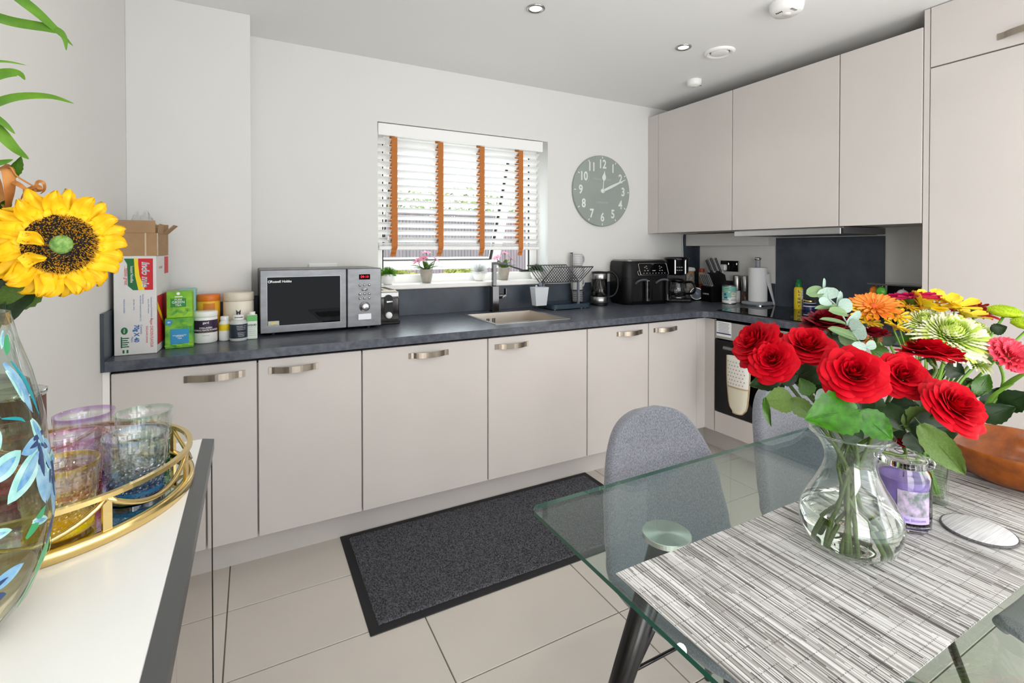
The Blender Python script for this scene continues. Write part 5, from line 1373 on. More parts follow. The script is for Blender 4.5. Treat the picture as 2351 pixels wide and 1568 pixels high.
MB().tube(bez([rel((-0.2377,0.7334,1.4077), LY), rel((-0.2296,0.7235,1.4097), LY), rel((-0.2252,0.7267,1.4005), LY), rel((-0.2112,0.7248,1.3902), LY)], 6), .0009, 5).build('filament', M_dry, LY)
MB().tube(bez([rel((-0.2444,0.7421,1.3701), LY), rel((-0.2500,0.6993,1.3265), LY), rel((-0.2521,0.6540,1.2444), LY), rel(vz+Vector((-.02,.0,.1)), LY)], 6), .003, 6).build('stem', M_stem, LY)
place_leaf(LY, (-0.2374,0.7388,1.3979), (-0.2208,0.7246,1.4210), .014, LM['n'], .5); place_leaf(LY, (-0.2529,0.7465,1.3557), (-0.2325,0.7359,1.3773), .014, LM['n'], .3)

# ================================================================== DINING TABLE
TB0, TB1 = .741, .750
TBL = thing('dining_table', 'glass topped dining table on splayed black metal legs', 'table', (1.24, .51, 0))
M_tg1 = thin_glass('table_glass', '#eaf2ef', 1.0, 0.0, 1.6)
M_tge = mat('table_glass_edge', '#0f4a3c', .1, 0, .6)
P = rrect(-.70, -.425, .70, .425, .025, 6); N = len(P)
m = MB(); m.add([(x, y, TB1) for x, y in P], [tuple(range(N))], 0); m.add([(x, y, TB0) for x, y in P], [tuple(reversed(range(N)))], 0)
m.add([(x, y, TB0) for x, y in P]+[(x, y, TB1) for x, y in P], [(i, (i+1) % N, N+(i+1) % N, N+i) for i in range(N)], 1, True)
m.build('glass_top', [M_tg1, M_tge], TBL)
M_disc = mat('spun_aluminium', '#eef1f0', .28, 1.0)
def radial(m):
    nt = m.node_tree; p = nt.nodes['Principled BSDF']; p.inputs['Anisotropic'].default_value = .85
    tg = nt.nodes.new('ShaderNodeTangent'); tg.direction_type = 'RADIAL'; tg.axis = 'Z'
    nt.links.new(tg.outputs[0], p.inputs['Tangent'])
radial(M_disc)
for sx in (-1, 1):
    for sy in (-1, 1):
        x, y = sx*.492, sy*.222
        lg = MB().tube([(x, y, .729), (x+sx*.135, y+sy*.15, .01)], [.030, .016], 20).cyl((x+sx*.136, y+sy*.151, 0), .016, .012, 16).build('leg', mat('leg_black', '#0e0e0f', .25), TBL) if (sx, sy) == (-1, -1) else MB().tube([(x, y, .729), (x+sx*.135, y+sy*.15, .01)], [.030, .016], 20).cyl((x+sx*.136, y+sy*.151, 0), .016, .012, 16).build('leg', MATS['leg_black'], TBL)
        MB().lathe([(.0001,.729),(.047,.729),(.0485,.730),(.0485,.739),(.0475,.7405),(.0001,.7405)], 48, 0, (0,0,0), False).build('disc', M_disc, TBL, (x, y, 0))
m = MB(); m.box((-.46, -.014, .70), (.46, .014, .712)); 
# ------------------------------------------------------------------ chairs
M_fab = mat('grey_fabric', '#54565f', .95, n=(380, .5, 2), col2='#8c8e98', bump=(420, .35), sheen=.3)
def fabric_weave(m):
    nt = m.node_tree; p = nt.nodes['Principled BSDF']; tx = [n for n in nt.nodes if n.type == 'TEX_NOISE'][0]
    mp = nt.nodes.new('ShaderNodeMapping'); mp.inputs['Scale'].default_value = (1.8, 1.8, .45)
    tc = [n for n in nt.nodes if n.type == 'TEX_COORD'][0]
    nt.links.new(tc.outputs['Object'], mp.inputs[0]); nt.links.new(mp.outputs[0], tx.inputs['Vector'])
fabric_weave(M_fab)
PROF = bez([(-.225,.452), (-.19,.468), (-.10,.462), (.02,.447), (.12,.452), (.178,.485), (.208,.55), (.228,.65), (.246,.75), (.262,.855)], 4)if False else None
PR = [(-.225,.452), (-.19,.468), (-.10,.462), (.02,.447), (.12,.452), (.178,.485), (.208,.55), (.228,.65), (.246,.75), (.262,.858)]
PC = [Vector((0, y, z)) for y, z in PR]; PC = bez(PC, 5)
WK = [.160, .208, .226, .232, .232, .230, .228, .224, .214, .204]
def chair_mesh():
    n = len(PC)-1; m = MB()
    def wid(v):
        q = min(v/.86, 1)*(len(WK)-1); i = min(int(q), len(WK)-2); t = q-i; t = t*t*(3-2*t); w0 = WK[i]*(1-t)+WK[i+1]*t
        if v > .76: w0 *= max(.02, 1-((v-.76)/.24)**2.4)**.47
        return w0
    def fn(u, v):
        q = v*n; i = min(int(q), n-1); p = PC[i].lerp(PC[i+1], q-i); s_ = 2*u-1
        w_ = wid(v); e = (abs(s_)*min(1, w_/.2))**2.2
        back = min(1, max(0, (v-.45)/.2)); seat = 1-back
        return (s_*w_, p.y-.045*e*back*(w_/.22), p.z+.030*e*seat*(1 if v > .08 else v/.08)-.0*e)
    m.grid(fn, 14, 60)
    return m.mesh('shell', M_fab)
ch_me = chair_mesh()
def chair(x, y, rz, label):
    t = thing('dining_chair', label, 'chair', (x, y, 0), rz)
    o = link('shell', ch_me, t)
    s_ = o.modifiers.new('thick', 'SOLIDIFY'); s_.thickness = .034; s_.offset = 0
    s2 = o.modifiers.new('smooth', 'SUBSURF'); s2.levels = 1; s2.render_levels = 2
    for sx in (-1, 1):
        MB().tube([(sx*.10, -.10, .432), (sx*.205, -.205, .008)], [.015, .010], 14).build('leg', MATS['leg_black'], t)
        MB().tube([(sx*.10, .10, .422), (sx*.205, .215, .008)], [.015, .010], 14).build('leg', MATS['leg_black'], t)
    MB().box((-.13, -.125, .424), (.13, .12, .434), .003).build('under_frame', MATS['leg_black'], t)
    for yy in (-.155, .155): MB().tube([(-.15,yy,.22), (.15,yy,.22)], .005, 8).build('stretcher', MATS['leg_black'], t)
    return t
chair(1.02, .815, 0, 'grey fabric shell chair on the far side of table, nearest the doormat')
chair(1.63, .815, 0, 'grey fabric shell chair on the far side of table, partly behind the red roses')
chair(1.66, .235, PI, 'grey fabric shell chair on the near side of table, seat seen through the glass')

# ------------------------------------------------------------------ table runner
RX0, RX1, RY0, RY1 = .562, 1.88, .322, .668
RN = thing('table_runner', 'grey and white striped woven table runner laid along the glass table', 'table runner', ((RX0+RX1)/2, (RY0+RY1)/2, TB1+.0002))
def runner_mat():
    m = bpy.data.materials.new('woven_runner'); m.use_nodes = True; nt = m.node_tree; p = nt.nodes['Principled BSDF']
    p.inputs['Roughness'].default_value = .6
    tc = nt.nodes.new('ShaderNodeTexCoord'); sx = nt.nodes.new('ShaderNodeSeparateXYZ'); nt.links.new(tc.outputs['Object'], sx.inputs[0])
    def math_(op, a, b=None):
        q = nt.nodes.new('ShaderNodeMath'); q.operation = op
        for i, s_ in enumerate((a, b)):
            if s_ is None: continue
            if isinstance(s_, (int, float)): q.inputs[i].default_value = s_
            else: nt.links.new(s_, q.inputs[i])
        return q.outputs[0]
    idx = math_('FLOOR', math_('MULTIPLY', sx.outputs['X'], 560))
    wn = nt.nodes.new('ShaderNodeTexWhiteNoise'); wn.noise_dimensions = '1D'; nt.links.new(idx, wn.inputs['W'])
    yy = math_('ADD', math_('MULTIPLY', sx.outputs['Y'], 9.0), math_('MULTIPLY', wn.outputs['Value'], 7))
    blk = math_('FLOOR', yy)
    wn2 = nt.nodes.new('ShaderNodeTexWhiteNoise'); wn2.noise_dimensions = '2D'
    cb = nt.nodes.new('ShaderNodeCombineXYZ'); nt.links.new(idx, cb.inputs[0]); nt.links.new(blk, cb.inputs[1]); nt.links.new(cb.outputs[0], wn2.inputs['Vector'])
    # broad drifts of light and dark strands
    ns = nt.nodes.new('ShaderNodeTexNoise'); ns.inputs['Scale'].default_value = 1; mp = nt.nodes.new('ShaderNodeMapping'); mp.inputs['Scale'].default_value = (52, 3.5, 1)
    nt.links.new(tc.outputs['Object'], mp.inputs[0]); nt.links.new(mp.outputs[0], ns.inputs['Vector'])
    val = math_('ADD', math_('MULTIPLY', wn2.outputs['Value'], .62), math_('MULTIPLY', ns.outputs['Fac'], .75))
    cr = nt.nodes.new('ShaderNodeValToRGB'); nt.links.new(val, cr.inputs[0])
    e = cr.color_ramp.elements; e[0].position = .30; e[0].color = rgb('#3f3d3b'); e[1].position = 1.0; e[1].color = rgb('#dcdcdc')
    for ps, c in ((.46, '#75726e'), (.60, '#a3a19e'), (.78, '#c4c3c1')): q = e.new(ps); q.color = rgb(c)
    # stitched dark ticks in rows across the strands
    row = math_('FRACT', math_('ADD', math_('MULTIPLY', sx.outputs['Y'], 26.0), math_('MULTIPLY', math_('FLOOR', math_('MULTIPLY', sx.outputs['X'], 12)), .37)))
    tick = math_('MULTIPLY', math_('LESS_THAN', row, .045), math_('LESS_THAN', math_('FRACT', math_('MULTIPLY', sx.outputs['X'], 190)), .35))
    mx = nt.nodes.new('ShaderNodeMix'); mx.data_type = 'RGBA'; nt.links.new(math_('MULTIPLY', tick, .8), mx.inputs[0]); nt.links.new(cr.outputs[0], mx.inputs[6]); mx.inputs[7].default_value = rgb('#3b3a3c')
    nt.links.new(mx.outputs[2], p.inputs['Base Color'])
    bp = nt.nodes.new('ShaderNodeBump'); bp.inputs['Strength'].default_value = .35; bp.inputs['Distance'].default_value = .001
    nt.links.new(math_('ABSOLUTE', math_('SUBTRACT', math_('FRACT', math_('MULTIPLY', sx.outputs['X'], 560)), .5)), bp.inputs['Height']); bp.invert = True
    nt.links.new(bp.outputs[0], p.inputs['Normal'])
    return m
M_run = runner_mat()
hx, hy = (RX1-RX0)/2, (RY1-RY0)/2
m = MB(); nx, ny = 60, 20
r = random.Random(2)
m.grid(lambda u, v: (-hx+2*hx*u+.0010*math.sin(v*23), -hy+2*hy*v+.0009*math.sin(u*41), .0018+.0005*math.sin(u*19)*math.sin(v*7)), nx, ny)
m.box((-hx, -hy, 0), (hx, hy, .0012))
m.build('weave', M_run, RN)
RZ1 = TB1+.0026

# ------------------------------------------------------------------ things on the table
BW = thing('wooden_bowl', 'polished brown wooden bowl at the right end of table runner', 'bowl', (1.655, .478, RZ1))
M_wood = mat('acacia_wood', '#9a5218', .3, spec=.35, n=(3.2, .5, 5), col2='#743a12', stretch=(1.4, 9, 9))
MB().lathe([(.0001,.0),(.070,.0),(.078,.003),(.105,.018),(.130,.045),(.146,.080),(.1485,.088),(.146,.091),(.141,.089),(.128,.058),(.100,.028),(.060,.014),(.0001,.012)], 64).build('body', M_wood, BW)
co = tag(MB().build('coaster', M_run) if False else thing('coaster', 'round woven grey coaster lying on the runner before the bowl', 'coaster', (1.287, .424, RZ1)), 'round woven grey coaster lying on the runner before the bowl', 'coaster')
M_coast = mat('coaster_weave', '#e2e2e3', .7, n=(1, .3, 1), col2='#c4c4c6', stretch=(6, 330, 1), bump=(400, .3))
m = MB(); m.lathe([(.0001,.0062),(.0555,.0062),(.0575,.0035),(.0555,.0005),(.0001,.0005)], 48); m.build('weave', M_coast, co)
MB().tube([(.0572*math.cos(a), .0572*math.sin(a), 0.0033) for a in [2*PI*k/48 for k in range(48)]], .0024, 6, closed=True).build('stitched_rim', mat('coaster_rim', '#6d6b6c', .8, n=(300, .6)), co)
# candle
CD = thing('jar_candle', 'lilac candle in a lidded glass jar with flower label', 'candle', (1.192, .512, RZ1)); CD.scale = (1, 1, 1.19)
R = .0465
MB().lathe([(.0001,.0),(R-.004,.0),(R,.005),(R,.088),(R-.003,.096),(R-.008,.103),(R-.008,.108),(R-.011,.108),(R-.011,.102),(R-.005,.095),(R-.0035,.088),(R-.0035,.010),(.0001,.009)], 48).build('jar', M_glass, CD)
MB().lathe([(.0001,.0095),(R-.0036,.0095),(R-.0036,.084),(R-.010,.081),(.0001,.080)], 48).build('wax', mat('lilac_wax', '#8c74c4', .5, sss=.1), CD)
MB().tube([(0,0,.080), (.001,0,.090)], .0012, 6).build('wick', M_ink, CD)
MB().lathe([(.0001,.112),(.030,.112),(R-.0095,.104),(R-.0095,.109),(R+.004,.109),(R+.0055,.112),(R+.004,.115),(.036,.119),(.020,.123),(.016,.128),(.0001,.129)], 48).build('lid', M_glass, CD)
AC = math.atan2(-.512, -1.192)+.42
m = MB(); wrap(m, R+.0004, .020, .072, AC-.62, AC+.62, 12); m.build('label', mat('candle_label', '#b9a6c4', .5, n=(60, .6, 3), col2='#5a6b62'), CD)
m = MB(); wrap(m, R+.0007, .018, .030, AC-.62, AC+.62, 12); m.build('label_band', mat('candle_band', '#b8a8dd', .5), CD)
text('lilac blossoms', .0075, mat('candle_text', '#6b5b99', .5), CD, (0,0,.024), (1,0,0), (0,0,1), cyl=(0,0,R+.0010,AC))
# fluted glass
FG = thing('fluted_glass_vase', 'fluted clear glass vase holding the mixed bouquet behind the candle', 'vase', (1.350, .530, RZ1))
m = MB(); NU = 96
def flu(R0, u, k=.0016): return R0+k*abs(math.sin(12*2*PI*u/2))
m.grid(lambda u, v: ((flu(.031+.006*v, u))*math.cos(2*PI*u), (flu(.031+.006*v, u))*math.sin(2*PI*u), .001+.150*v), NU, 12, closeu=True)
m.lathe([(.0385,.151),(.0365,.153),(.0345,.151),(.0285,.016),(.0001,.014)], 48); m.lathe([(.0001,.0),(.030,.0),(.0315,.001)], 48)
m.build('glass_body', thin_glass('fluted_glass', '#f4f8f5', 1.0, 0.02, 1.5), FG)
MB().lathe([(.0001,.0145),(.0284,.0165),(.0325,.100),(.0001,.100)], 40).build('water', thin_glass('fluted_water', '#eef4e4', .5, 0, 1.2), FG)
# rose vase
VC = Vector((1.003, .517, RZ1))
RV = thing('rose_vase', 'bulbous clear glass vase with flared neck holding the red roses', 'vase', VC)
VP = [(.0001,.0),(.045,.0),(.058,.004),(.074,.018),(.083,.038),(.0855,.056),(.082,.076),(.071,.100),(.057,.124),(.046,.148),(.0415,.166),(.0425,.180),(.049,.197),(.060,.212),(.068,.220)]
inn = [(max(.0001, r_-(.0028 if z_ < .17 else .0028-.018*(z_-.17)/.05*.09)), z_+(.006 if z_ < .01 else 0)) for r_, z_ in reversed(VP)]
inn[-1] = (.0001, .007); inn[-2] = (.043, .007); inn[-3] = (.0545, .010)
MATS_vg = thin_glass('vase_glass_inside', '#f6f9f7', 1.0, 0.0, 1.5)
MB().lathe(VP+[(.0685,.2215),(.0672,.2220),(.0662,.2205)], 72).build('glass_body', thin_glass('vase_glass', '#f3f7f5', 1.0, 0.0, 1.8), RV)
MB().tube([(.0682*math.cos(2*PI*k/64), .0682*math.sin(2*PI*k/64), .2208) for k in range(64)], .0019, 8, closed=True).build('rim', M_glass, RV)
MB().lathe([(r_-.0025, z_) for r_, z_ in VP[7:]], 64).build('glass_inside', MATS_vg, RV)
wz = .077
wp = [(.0001,.006),(.0435,.006),(.0560,.0090),(.0720,.0190),(.0810,.0382),(.0836,.056),(.0798,wz-.002),(.0788,wz),(.0001,wz)]
MB().lathe(wp, 64).build('water', M_water, RV)

# ------------------------------------------------------------------ roses
M_rose = mat('rose_red', '#c1021a', .6, spec=.15, n=(30, .12))
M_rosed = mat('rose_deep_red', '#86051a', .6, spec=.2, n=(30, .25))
LAY = [  # base radius, length, start tilt, end tilt, half width (rad), count, tip flare
    (.0012, .031, 12, -24, 1.9, 3), (.0026, .034, 16, -4, 1.4, 4), (.0042, .036, 20, 12, 1.1, 5), (.0060, .037, 26, 30, .96, 5),
    (.0080, .038, 32, 46, .88, 6), (.0098, .039, 38, 62, .82, 6), (.0116, .040, 46, 78, .78, 7), (.0132, .041, 55, 94, .74, 7),
    (.0146, .042, 65, 108, .70, 7), (.0155, .042, 76, 118, .66, 7)]
def rose_petal(r0, L, a0, a1, hw, seed):
    r_ = random.Random(seed); m = MB(); nu, nv = 6, 6; ph = r_.uniform(0, 6)
    def fn(u, v):
        s_ = 2*u-1
        vv = v*(1-.16*abs(s_)**2.5)
        r2, z2 = r0, 0.0; st = 8
        for k in range(st):
            t = vv*(k+.5)/st; a = math.radians(a0+(a1-a0)*t**2.0)
            r2 += L*vv/st*math.sin(a); z2 += L*vv/st*math.cos(a)
        a = s_*hw*(1-.30*v**5)
        r2 += .0022*s_*(1 if a0 < 60 else .7)+.0016*math.sin(4*s_+ph)*v*v
        z2 += .0018*math.sin(5*s_+ph)*v*v-.005*abs(s_)**2.5*(v**3 if a0 > 15 else 0)
        r2 = max(.0008, r2)
        return (r2*math.cos(a), r2*math.sin(a), z2)
    return m.grid(fn, nu, nv).mesh('petal', [M_rose])
ROSE_P = [[rose_petal(*l[:5], 10*k+q) for q in range(2)] for k, l in enumerate(LAY)]
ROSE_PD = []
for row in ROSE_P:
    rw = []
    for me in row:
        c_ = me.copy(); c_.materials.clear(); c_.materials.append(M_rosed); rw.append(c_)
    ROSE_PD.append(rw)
def rose(loc, axis, sc, label, seed, dark=False, path=None, layers=10):
    t = thing('rose', label, 'flower', loc, 0)
    r_ = random.Random(seed); F = frame((0,0,0), axis)
    B = F @ Matrix.Scale(sc, 4) @ Matrix.Translation((0,0,-.020))
    for k, l in enumerate(LAY[:layers]):
        off = r_.uniform(0, 6.28)
        for q in range(l[5]):
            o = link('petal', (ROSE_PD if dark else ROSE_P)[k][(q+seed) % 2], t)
            o.matrix_basis = B @ Matrix.Rotation(off+2*PI*q/l[5]+r_.uniform(-.12,.12), 4, 'Z') @ Matrix.Rotation(r_.uniform(-.09,.09), 4, 'Y') @ Matrix.Scale(r_.uniform(.95,1.05), 4)
    m = MB(); m.lathe([(.0001,-.012),(.006,-.010),(.008,-.003),(.005,.003)], 14, 0, (0,0,0), True, B)
    for q in range(5):
        a = 2*PI*q/5; d = Vector((math.cos(a), math.sin(a), 0)); s_ = Vector((-d.y, d.x, 0))*.004
        m.add([d*.005-s_, d*.005+s_, d*.022+s_*.5-Vector((0,0,.008)), d*.034-Vector((0,0,.018))], [(0,1,2),(0,2,3)], 0, True, B)
    m.build('calyx', M_stem, t)
    z = Vector(axis).normalized()
    base = B @ Vector((0,0,-.010))
    a = r_.uniform(0, 6.28)
    inwards = (VC-Vector(loc)); inwards.z = 0
    ft = path or (VC+Vector((.018*math.cos(a), .018*math.sin(a), .172)), VC+Vector((-.045*math.cos(a), -.045*math.sin(a), .016)))
    p1 = base-z*.035*sc
    pts = bez([base, p1, Vector(ft[0])-Vector(loc), Vector(ft[1])-Vector(loc)], 8)
    m = MB(); m.tube(pts, .0035, 8)
    for k in (7, 12, 17): 
        if k < len(pts)-1:
            d = (pts[k+1]-pts[k]).orthogonal().normalized(); m.tube([pts[k], pts[k]+d*.004, pts[k]+d*.009+Vector((0,0,-.002))], [.0018, .0010, .0002], 5)
    m.build('stem', M_stem, t)
    return t
R1 = rose((0.8719,0.6328,1.1429), (-.72,.25,.62), .93, 'red rose furthest left in the vase, facing left', 1)
R2 = rose((0.8586,0.5829,1.1162), (-.80,-.28,.52), .84, 'small red rose at left facing the room, below the leftmost one', 2)
R3 = rose((0.9408,0.5622,1.1443), (-.42,-.28,.86), .90, 'wide open red rose facing up, third from left in the vase', 3)
R4 = rose((0.8887,0.4537,1.1181), (-.62,-.42,.62), .94, 'large fully open red rose at the centre front of the vase', 4)
R5 = rose((1.0207,0.4399,1.1011), (-.58,-.50,.62), .80, 'red rose immediately right of the central one', 5)
R6 = rose((1.0193,0.3610,1.0698), (-.22,-.66,.62), .90, 'large red rose furthest right and lowest, hanging over the bowl', 6)
R7 = rose((1.2007,0.4691,1.1246), (.22,.02,.95), 1.02, 'red rose seen from the side in front of green chrysanthemums', 7)
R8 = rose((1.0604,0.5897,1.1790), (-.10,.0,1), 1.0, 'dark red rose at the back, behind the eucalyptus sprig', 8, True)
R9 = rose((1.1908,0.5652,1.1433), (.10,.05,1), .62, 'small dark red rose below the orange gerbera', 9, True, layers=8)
R10 = rose((0.9728,0.6471,1.1374), (.3,.1,.9), .62, 'small red rose peeping out behind the leftmost rose', 10, layers=8)
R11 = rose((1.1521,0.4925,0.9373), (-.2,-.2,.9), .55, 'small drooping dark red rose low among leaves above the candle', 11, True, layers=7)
PL = place_leaf
PL(R4, (0.8880,0.4475,1.0528), (0.7913,0.4706,1.0484), .075, LM['b'], .15); PL(R4, (0.8960,0.4489,1.0482), (0.9241,0.4108,1.0094), .048, LM['b'], -.2); PL(R4, (0.9597,0.4718,1.0632), (0.9451,0.4678,1.0280), .035, LM['d'])
PL(R2, (0.8651,0.5446,1.0478), (0.8033,0.5548,1.0508), .048, LM['p'], .1); PL(R2, (0.8047,0.5542,1.0578), (0.8112,0.5500,1.0052), .016, LM['n'], .6); PL(R2, (0.8637,0.5454,1.0501), (0.8925,0.5183,1.0157), .036, LM['p'], .2)
PL(R2, (0.8837,0.5803,1.0759), (0.8265,0.5993,1.0655), .040, LM['d']); PL(R2, (0.8870,0.5842,1.0713), (0.9159,0.5633,1.0826), .034, LM['d'], .3); PL(R1, (0.9198,0.5950,1.0663), (0.8878,0.6007,1.0706), .04, LM['d'], .3)
PL(R3, (0.9730,0.5558,1.0960), (0.9094,0.5779,1.0683), .060, LM['d'], .1); PL(R3, (0.9361,0.5521,1.0454), (0.9089,0.5557,1.0769), .032, LM['n']); PL(R3, (0.9846,0.5608,1.0834), (0.9473,0.5687,1.0394), .042, LM['d'], -.2)
PL(R5, (0.9894,0.4673,1.0602), (0.9595,0.4714,1.0245), .042, LM['d']); PL(R5, (1.0017,0.4606,1.0446), (1.0091,0.4335,1.0012), .045, LM['d'], .3); PL(R5, (1.0103,0.4785,1.0343), (0.9750,0.4972,1.0263), .05, LM['d'], -.2)
PL(R6, (1.0071,0.4347,1.0127), (1.0475,0.4022,1.0389), .050, LM['p'], .4); PL(R6, (1.0060,0.4239,1.0110), (1.0618,0.3716,1.0161), .058, LM['d'], .1); PL(R6, (0.9860,0.4008,1.0292), (1.0287,0.3544,0.9496), .046, LM['p'], .1); PL(R6, (1.0429,0.4380,0.9938), (1.0527,0.4211,0.9588), .045, LM['d'])
PL(R5, (1.0580,0.4756,1.0197), (1.0824,0.4402,1.0327), .050, LM['d'], .2); PL(R7, (1.1733,0.4824,1.0305), (1.1520,0.5053,1.0495), .05, LM['d']); PL(R7, (1.1696,0.5305,1.0866), (1.1377,0.5478,1.1138), .035, LM['n'], .2); PL(R9, (1.1999,0.5483,1.0890), (1.1712,0.5640,1.1170), .032, LM['p'])
PL(R8, (1.0897,0.5733,1.1138), (1.0578,0.5906,1.1410), .04, LM['d']); PL(R4, (0.9750,0.4973,1.0343), (0.9469,0.5125,1.0543), .05, LM['d'], .2); PL(R5, (1.0687,0.4697,0.9993), (1.0583,0.4861,0.9668), .05, LM['d'])
PL(R4, (0.9572,0.5063,0.9943), (0.9923,0.4873,0.9703), .045, LM['d']); PL(R7, (1.2080,0.4641,1.0348), (1.1410,0.4654,1.0099), .05, LM['d'], .3); PL(R3, (0.9638,0.5372,1.0330), (1.0001,0.5294,1.0466), .045, LM['d'])

# eucalyptus
EU = thing('eucalyptus_sprig', 'silvery green eucalyptus sprig rising between the roses', 'foliage', (1.0705,0.5270,1.1240))
M_eu = mat('eucalyptus_leaf', '#a9bdb4', .6, n=(20, .25), col2='#8aa294'); M_eug = mat('eucalyptus_green', '#6f8a5c', .55, n=(20, .2))
def eum(mm):
    m = MB(); 
    def fn(u, v):
        s_ = 2*u-1; wv = .5*math.sqrt(max(0, 1-(2*v-1)**2))**.9
        return (s_*wv, v, .10*s_*s_*wv*2-.08*v*v)
    m.grid(fn, 6, 10); m.tube([(0,-.1,0), (0,.3,.004), (0,.9,-.06)], [.02,.015,.004], 5)
    return m.mesh('leaf', mm)
E1, E2 = eum(M_eu), eum(M_eug)
sp = [(1.0369,0.4986,1.0495), (1.0646,0.5186,1.1107), (1.0577,0.5340,1.1429), (1.0411,0.5432,1.1714), (1.0283,0.5562,1.2061), (1.0198,0.5665,1.2212), (1.0106,0.5716,1.2404)]
MB().tube(bez([rel(p, EU) for p in sp], 5), .0016, 6).build('stem', M_eu, EU)
MB().tube(bez([rel(sp[0], EU), rel(VC+Vector((.0,.01,.17)), EU), rel(VC+Vector((.02,.03,.03)), EU)], 5), .002, 6).build('lower_stem', M_stem, EU)
def el(b_, t_, wd, me, roll=0):
    o = place_leaf(EU, b_, t_, wd*.8, me, roll); return o
el((1.0106,0.5716,1.2386), (0.9798,0.5879,1.2317), .024, E2, .3); el((1.0138,0.5640,1.2200), (1.0049,0.5634,1.2447), .038, E1, .15); el((1.0091,0.5724,1.2404), (1.0115,0.5714,1.2630), .006, E1, .5); el((1.0283,0.5562,1.2070), (1.0300,0.5500,1.2378), .011, E1, .6)
el((1.0101,0.5603,1.2188), (0.9838,0.5629,1.2147), .022, E1, .5); el((1.0245,0.5525,1.2067), (1.0396,0.5332,1.2130), .030, E1, .3); el((1.0215,0.5541,1.2076), (0.9748,0.5676,1.2054), .011, E2, .4); el((1.0304,0.5378,1.1926), (0.9892,0.5486,1.2024), .022, E2, .8); el((1.0342,0.5412,1.1713), (1.0476,0.5231,1.2000), .016, E1, .4)
el((1.0342,0.5412,1.1713), (0.9734,0.5567,1.1872), .010, E2, .9); el((1.0370,0.5339,1.1601), (1.0383,0.5107,1.1702), .042, E1, .1); el((1.0467,0.5285,1.1431), (0.9883,0.5486,1.1686), .018, E2, .6); el((1.0467,0.5285,1.1431), (1.0250,0.5515,1.1481), .034, E2, .2); el((1.0521,0.5141,1.1281), (1.0175,0.5213,1.1385), .016, E1, .3); el((1.0507,0.5150,1.1314), (1.0686,0.5055,1.1382), .018, E1, .2)
el((0.9674,0.5353,1.0330), (0.9434,0.5481,1.0379), .04, E1, .2); el((1.0553,0.5111,1.0225), (1.0740,0.5013,1.0310), .04, E1, .2)

# ------------------------------------------------------------------ mixed bouquet
FGc = Vector(FG.location)
def stem_to(t, base, wob=0.0, r_=.0028):
    a = wob*6.28
    pts = bez([base, Vector(base)+(FGc+Vector((0,0,.2))-Vector(t.location)-Vector(base))*.4+Vector((0,0,-.01)), FGc+Vector((.022*math.cos(a), .022*math.sin(a), .150))-Vector(t.location), FGc+Vector((-.018*math.cos(a), -.018*math.sin(a), .022))-Vector(t.location)], 6)
    MB().tube(pts, r_, 7).build('stem', M_bst, t)
M_bst = mat('bouquet_stem', '#6f9a34', .5)
def flat_petal(L, W, mm, lift=0.0, tip=.75, nu=4, nv=6, notch=0):
    m = MB()
    def fn(u, v):
        s_ = 2*u-1; wv = W*(v**.45)*(1-(max(0, v-tip)/(1-tip))**2*.85)
        return (s_*wv/2, .006+L*v, .0035*abs(s_)*1+lift*L*v-.10*L*v*v)
    return m.grid(fn, nu, nv).mesh('petal', mm)
def gerbera(loc, axis, R_, col, cen, label, wob, lift=.18):
    t = thing('gerbera', label, 'flower', loc, 0)
    mm = mat('gerbera_'+col[1:], col, .5, n=(40, .15)); F = frame((0,0,0), axis)
    p1, p2, p3 = flat_petal(R_, R_*.25, mm, lift), flat_petal(R_*.74, R_*.22, mm, lift+.22), flat_petal(R_*.30, R_*.10, mm, .55)
    for k in range(20): link('petal', p1, t).matrix_basis = F @ Matrix.Rotation(2*PI*k/20, 4, 'Z') @ Matrix.Rotation(.05*math.sin(k*2.7), 4, 'X')
    for k in range(16): link('petal', p2, t).matrix_basis = F @ Matrix.Translation((0,0,.002)) @ Matrix.Rotation(2*PI*k/16+.1, 4, 'Z')
    for k in range(18): link('petal', p3, t).matrix_basis = F @ Matrix.Translation((0,0,.004)) @ Matrix.Rotation(2*PI*k/18, 4, 'Z')
    MB().lathe([(.010,.004),(.007,.010),(.0001,.010)], 20, 0, (0,0,0), True, F).build('eye', mat('gerbera_eye_'+cen[1:], cen, .7, n=(300, .5)), t)
    MB().lathe([(.0001,-.017),(.006,-.014),(.013,-.004),(.016,.001)], 18, 0, (0,0,0), True, F).build('calyx', M_stem, t)
    stem_to(t, F @ Vector((0,0,-.015)), wob)
    return t
G1 = gerbera((1.2998,0.6210,1.1800), (-.42,-.22,.85), .051, '#f08a2a', '#e8601c', 'orange gerbera at the left of the mixed bouquet', .1)
G2 = gerbera((1.4029,0.5891,1.1986), (.12,.16,.98), .055, '#d6246e', '#b01f55', 'bright pink gerbera standing highest in the bouquet', .3, .10)
G3 = gerbera((1.5630,0.5262,1.1656), (.42,.02,.9), .050, '#c0241f', '#7a1914', 'red gerbera tilted right in the mixed bouquet', .5, .12)
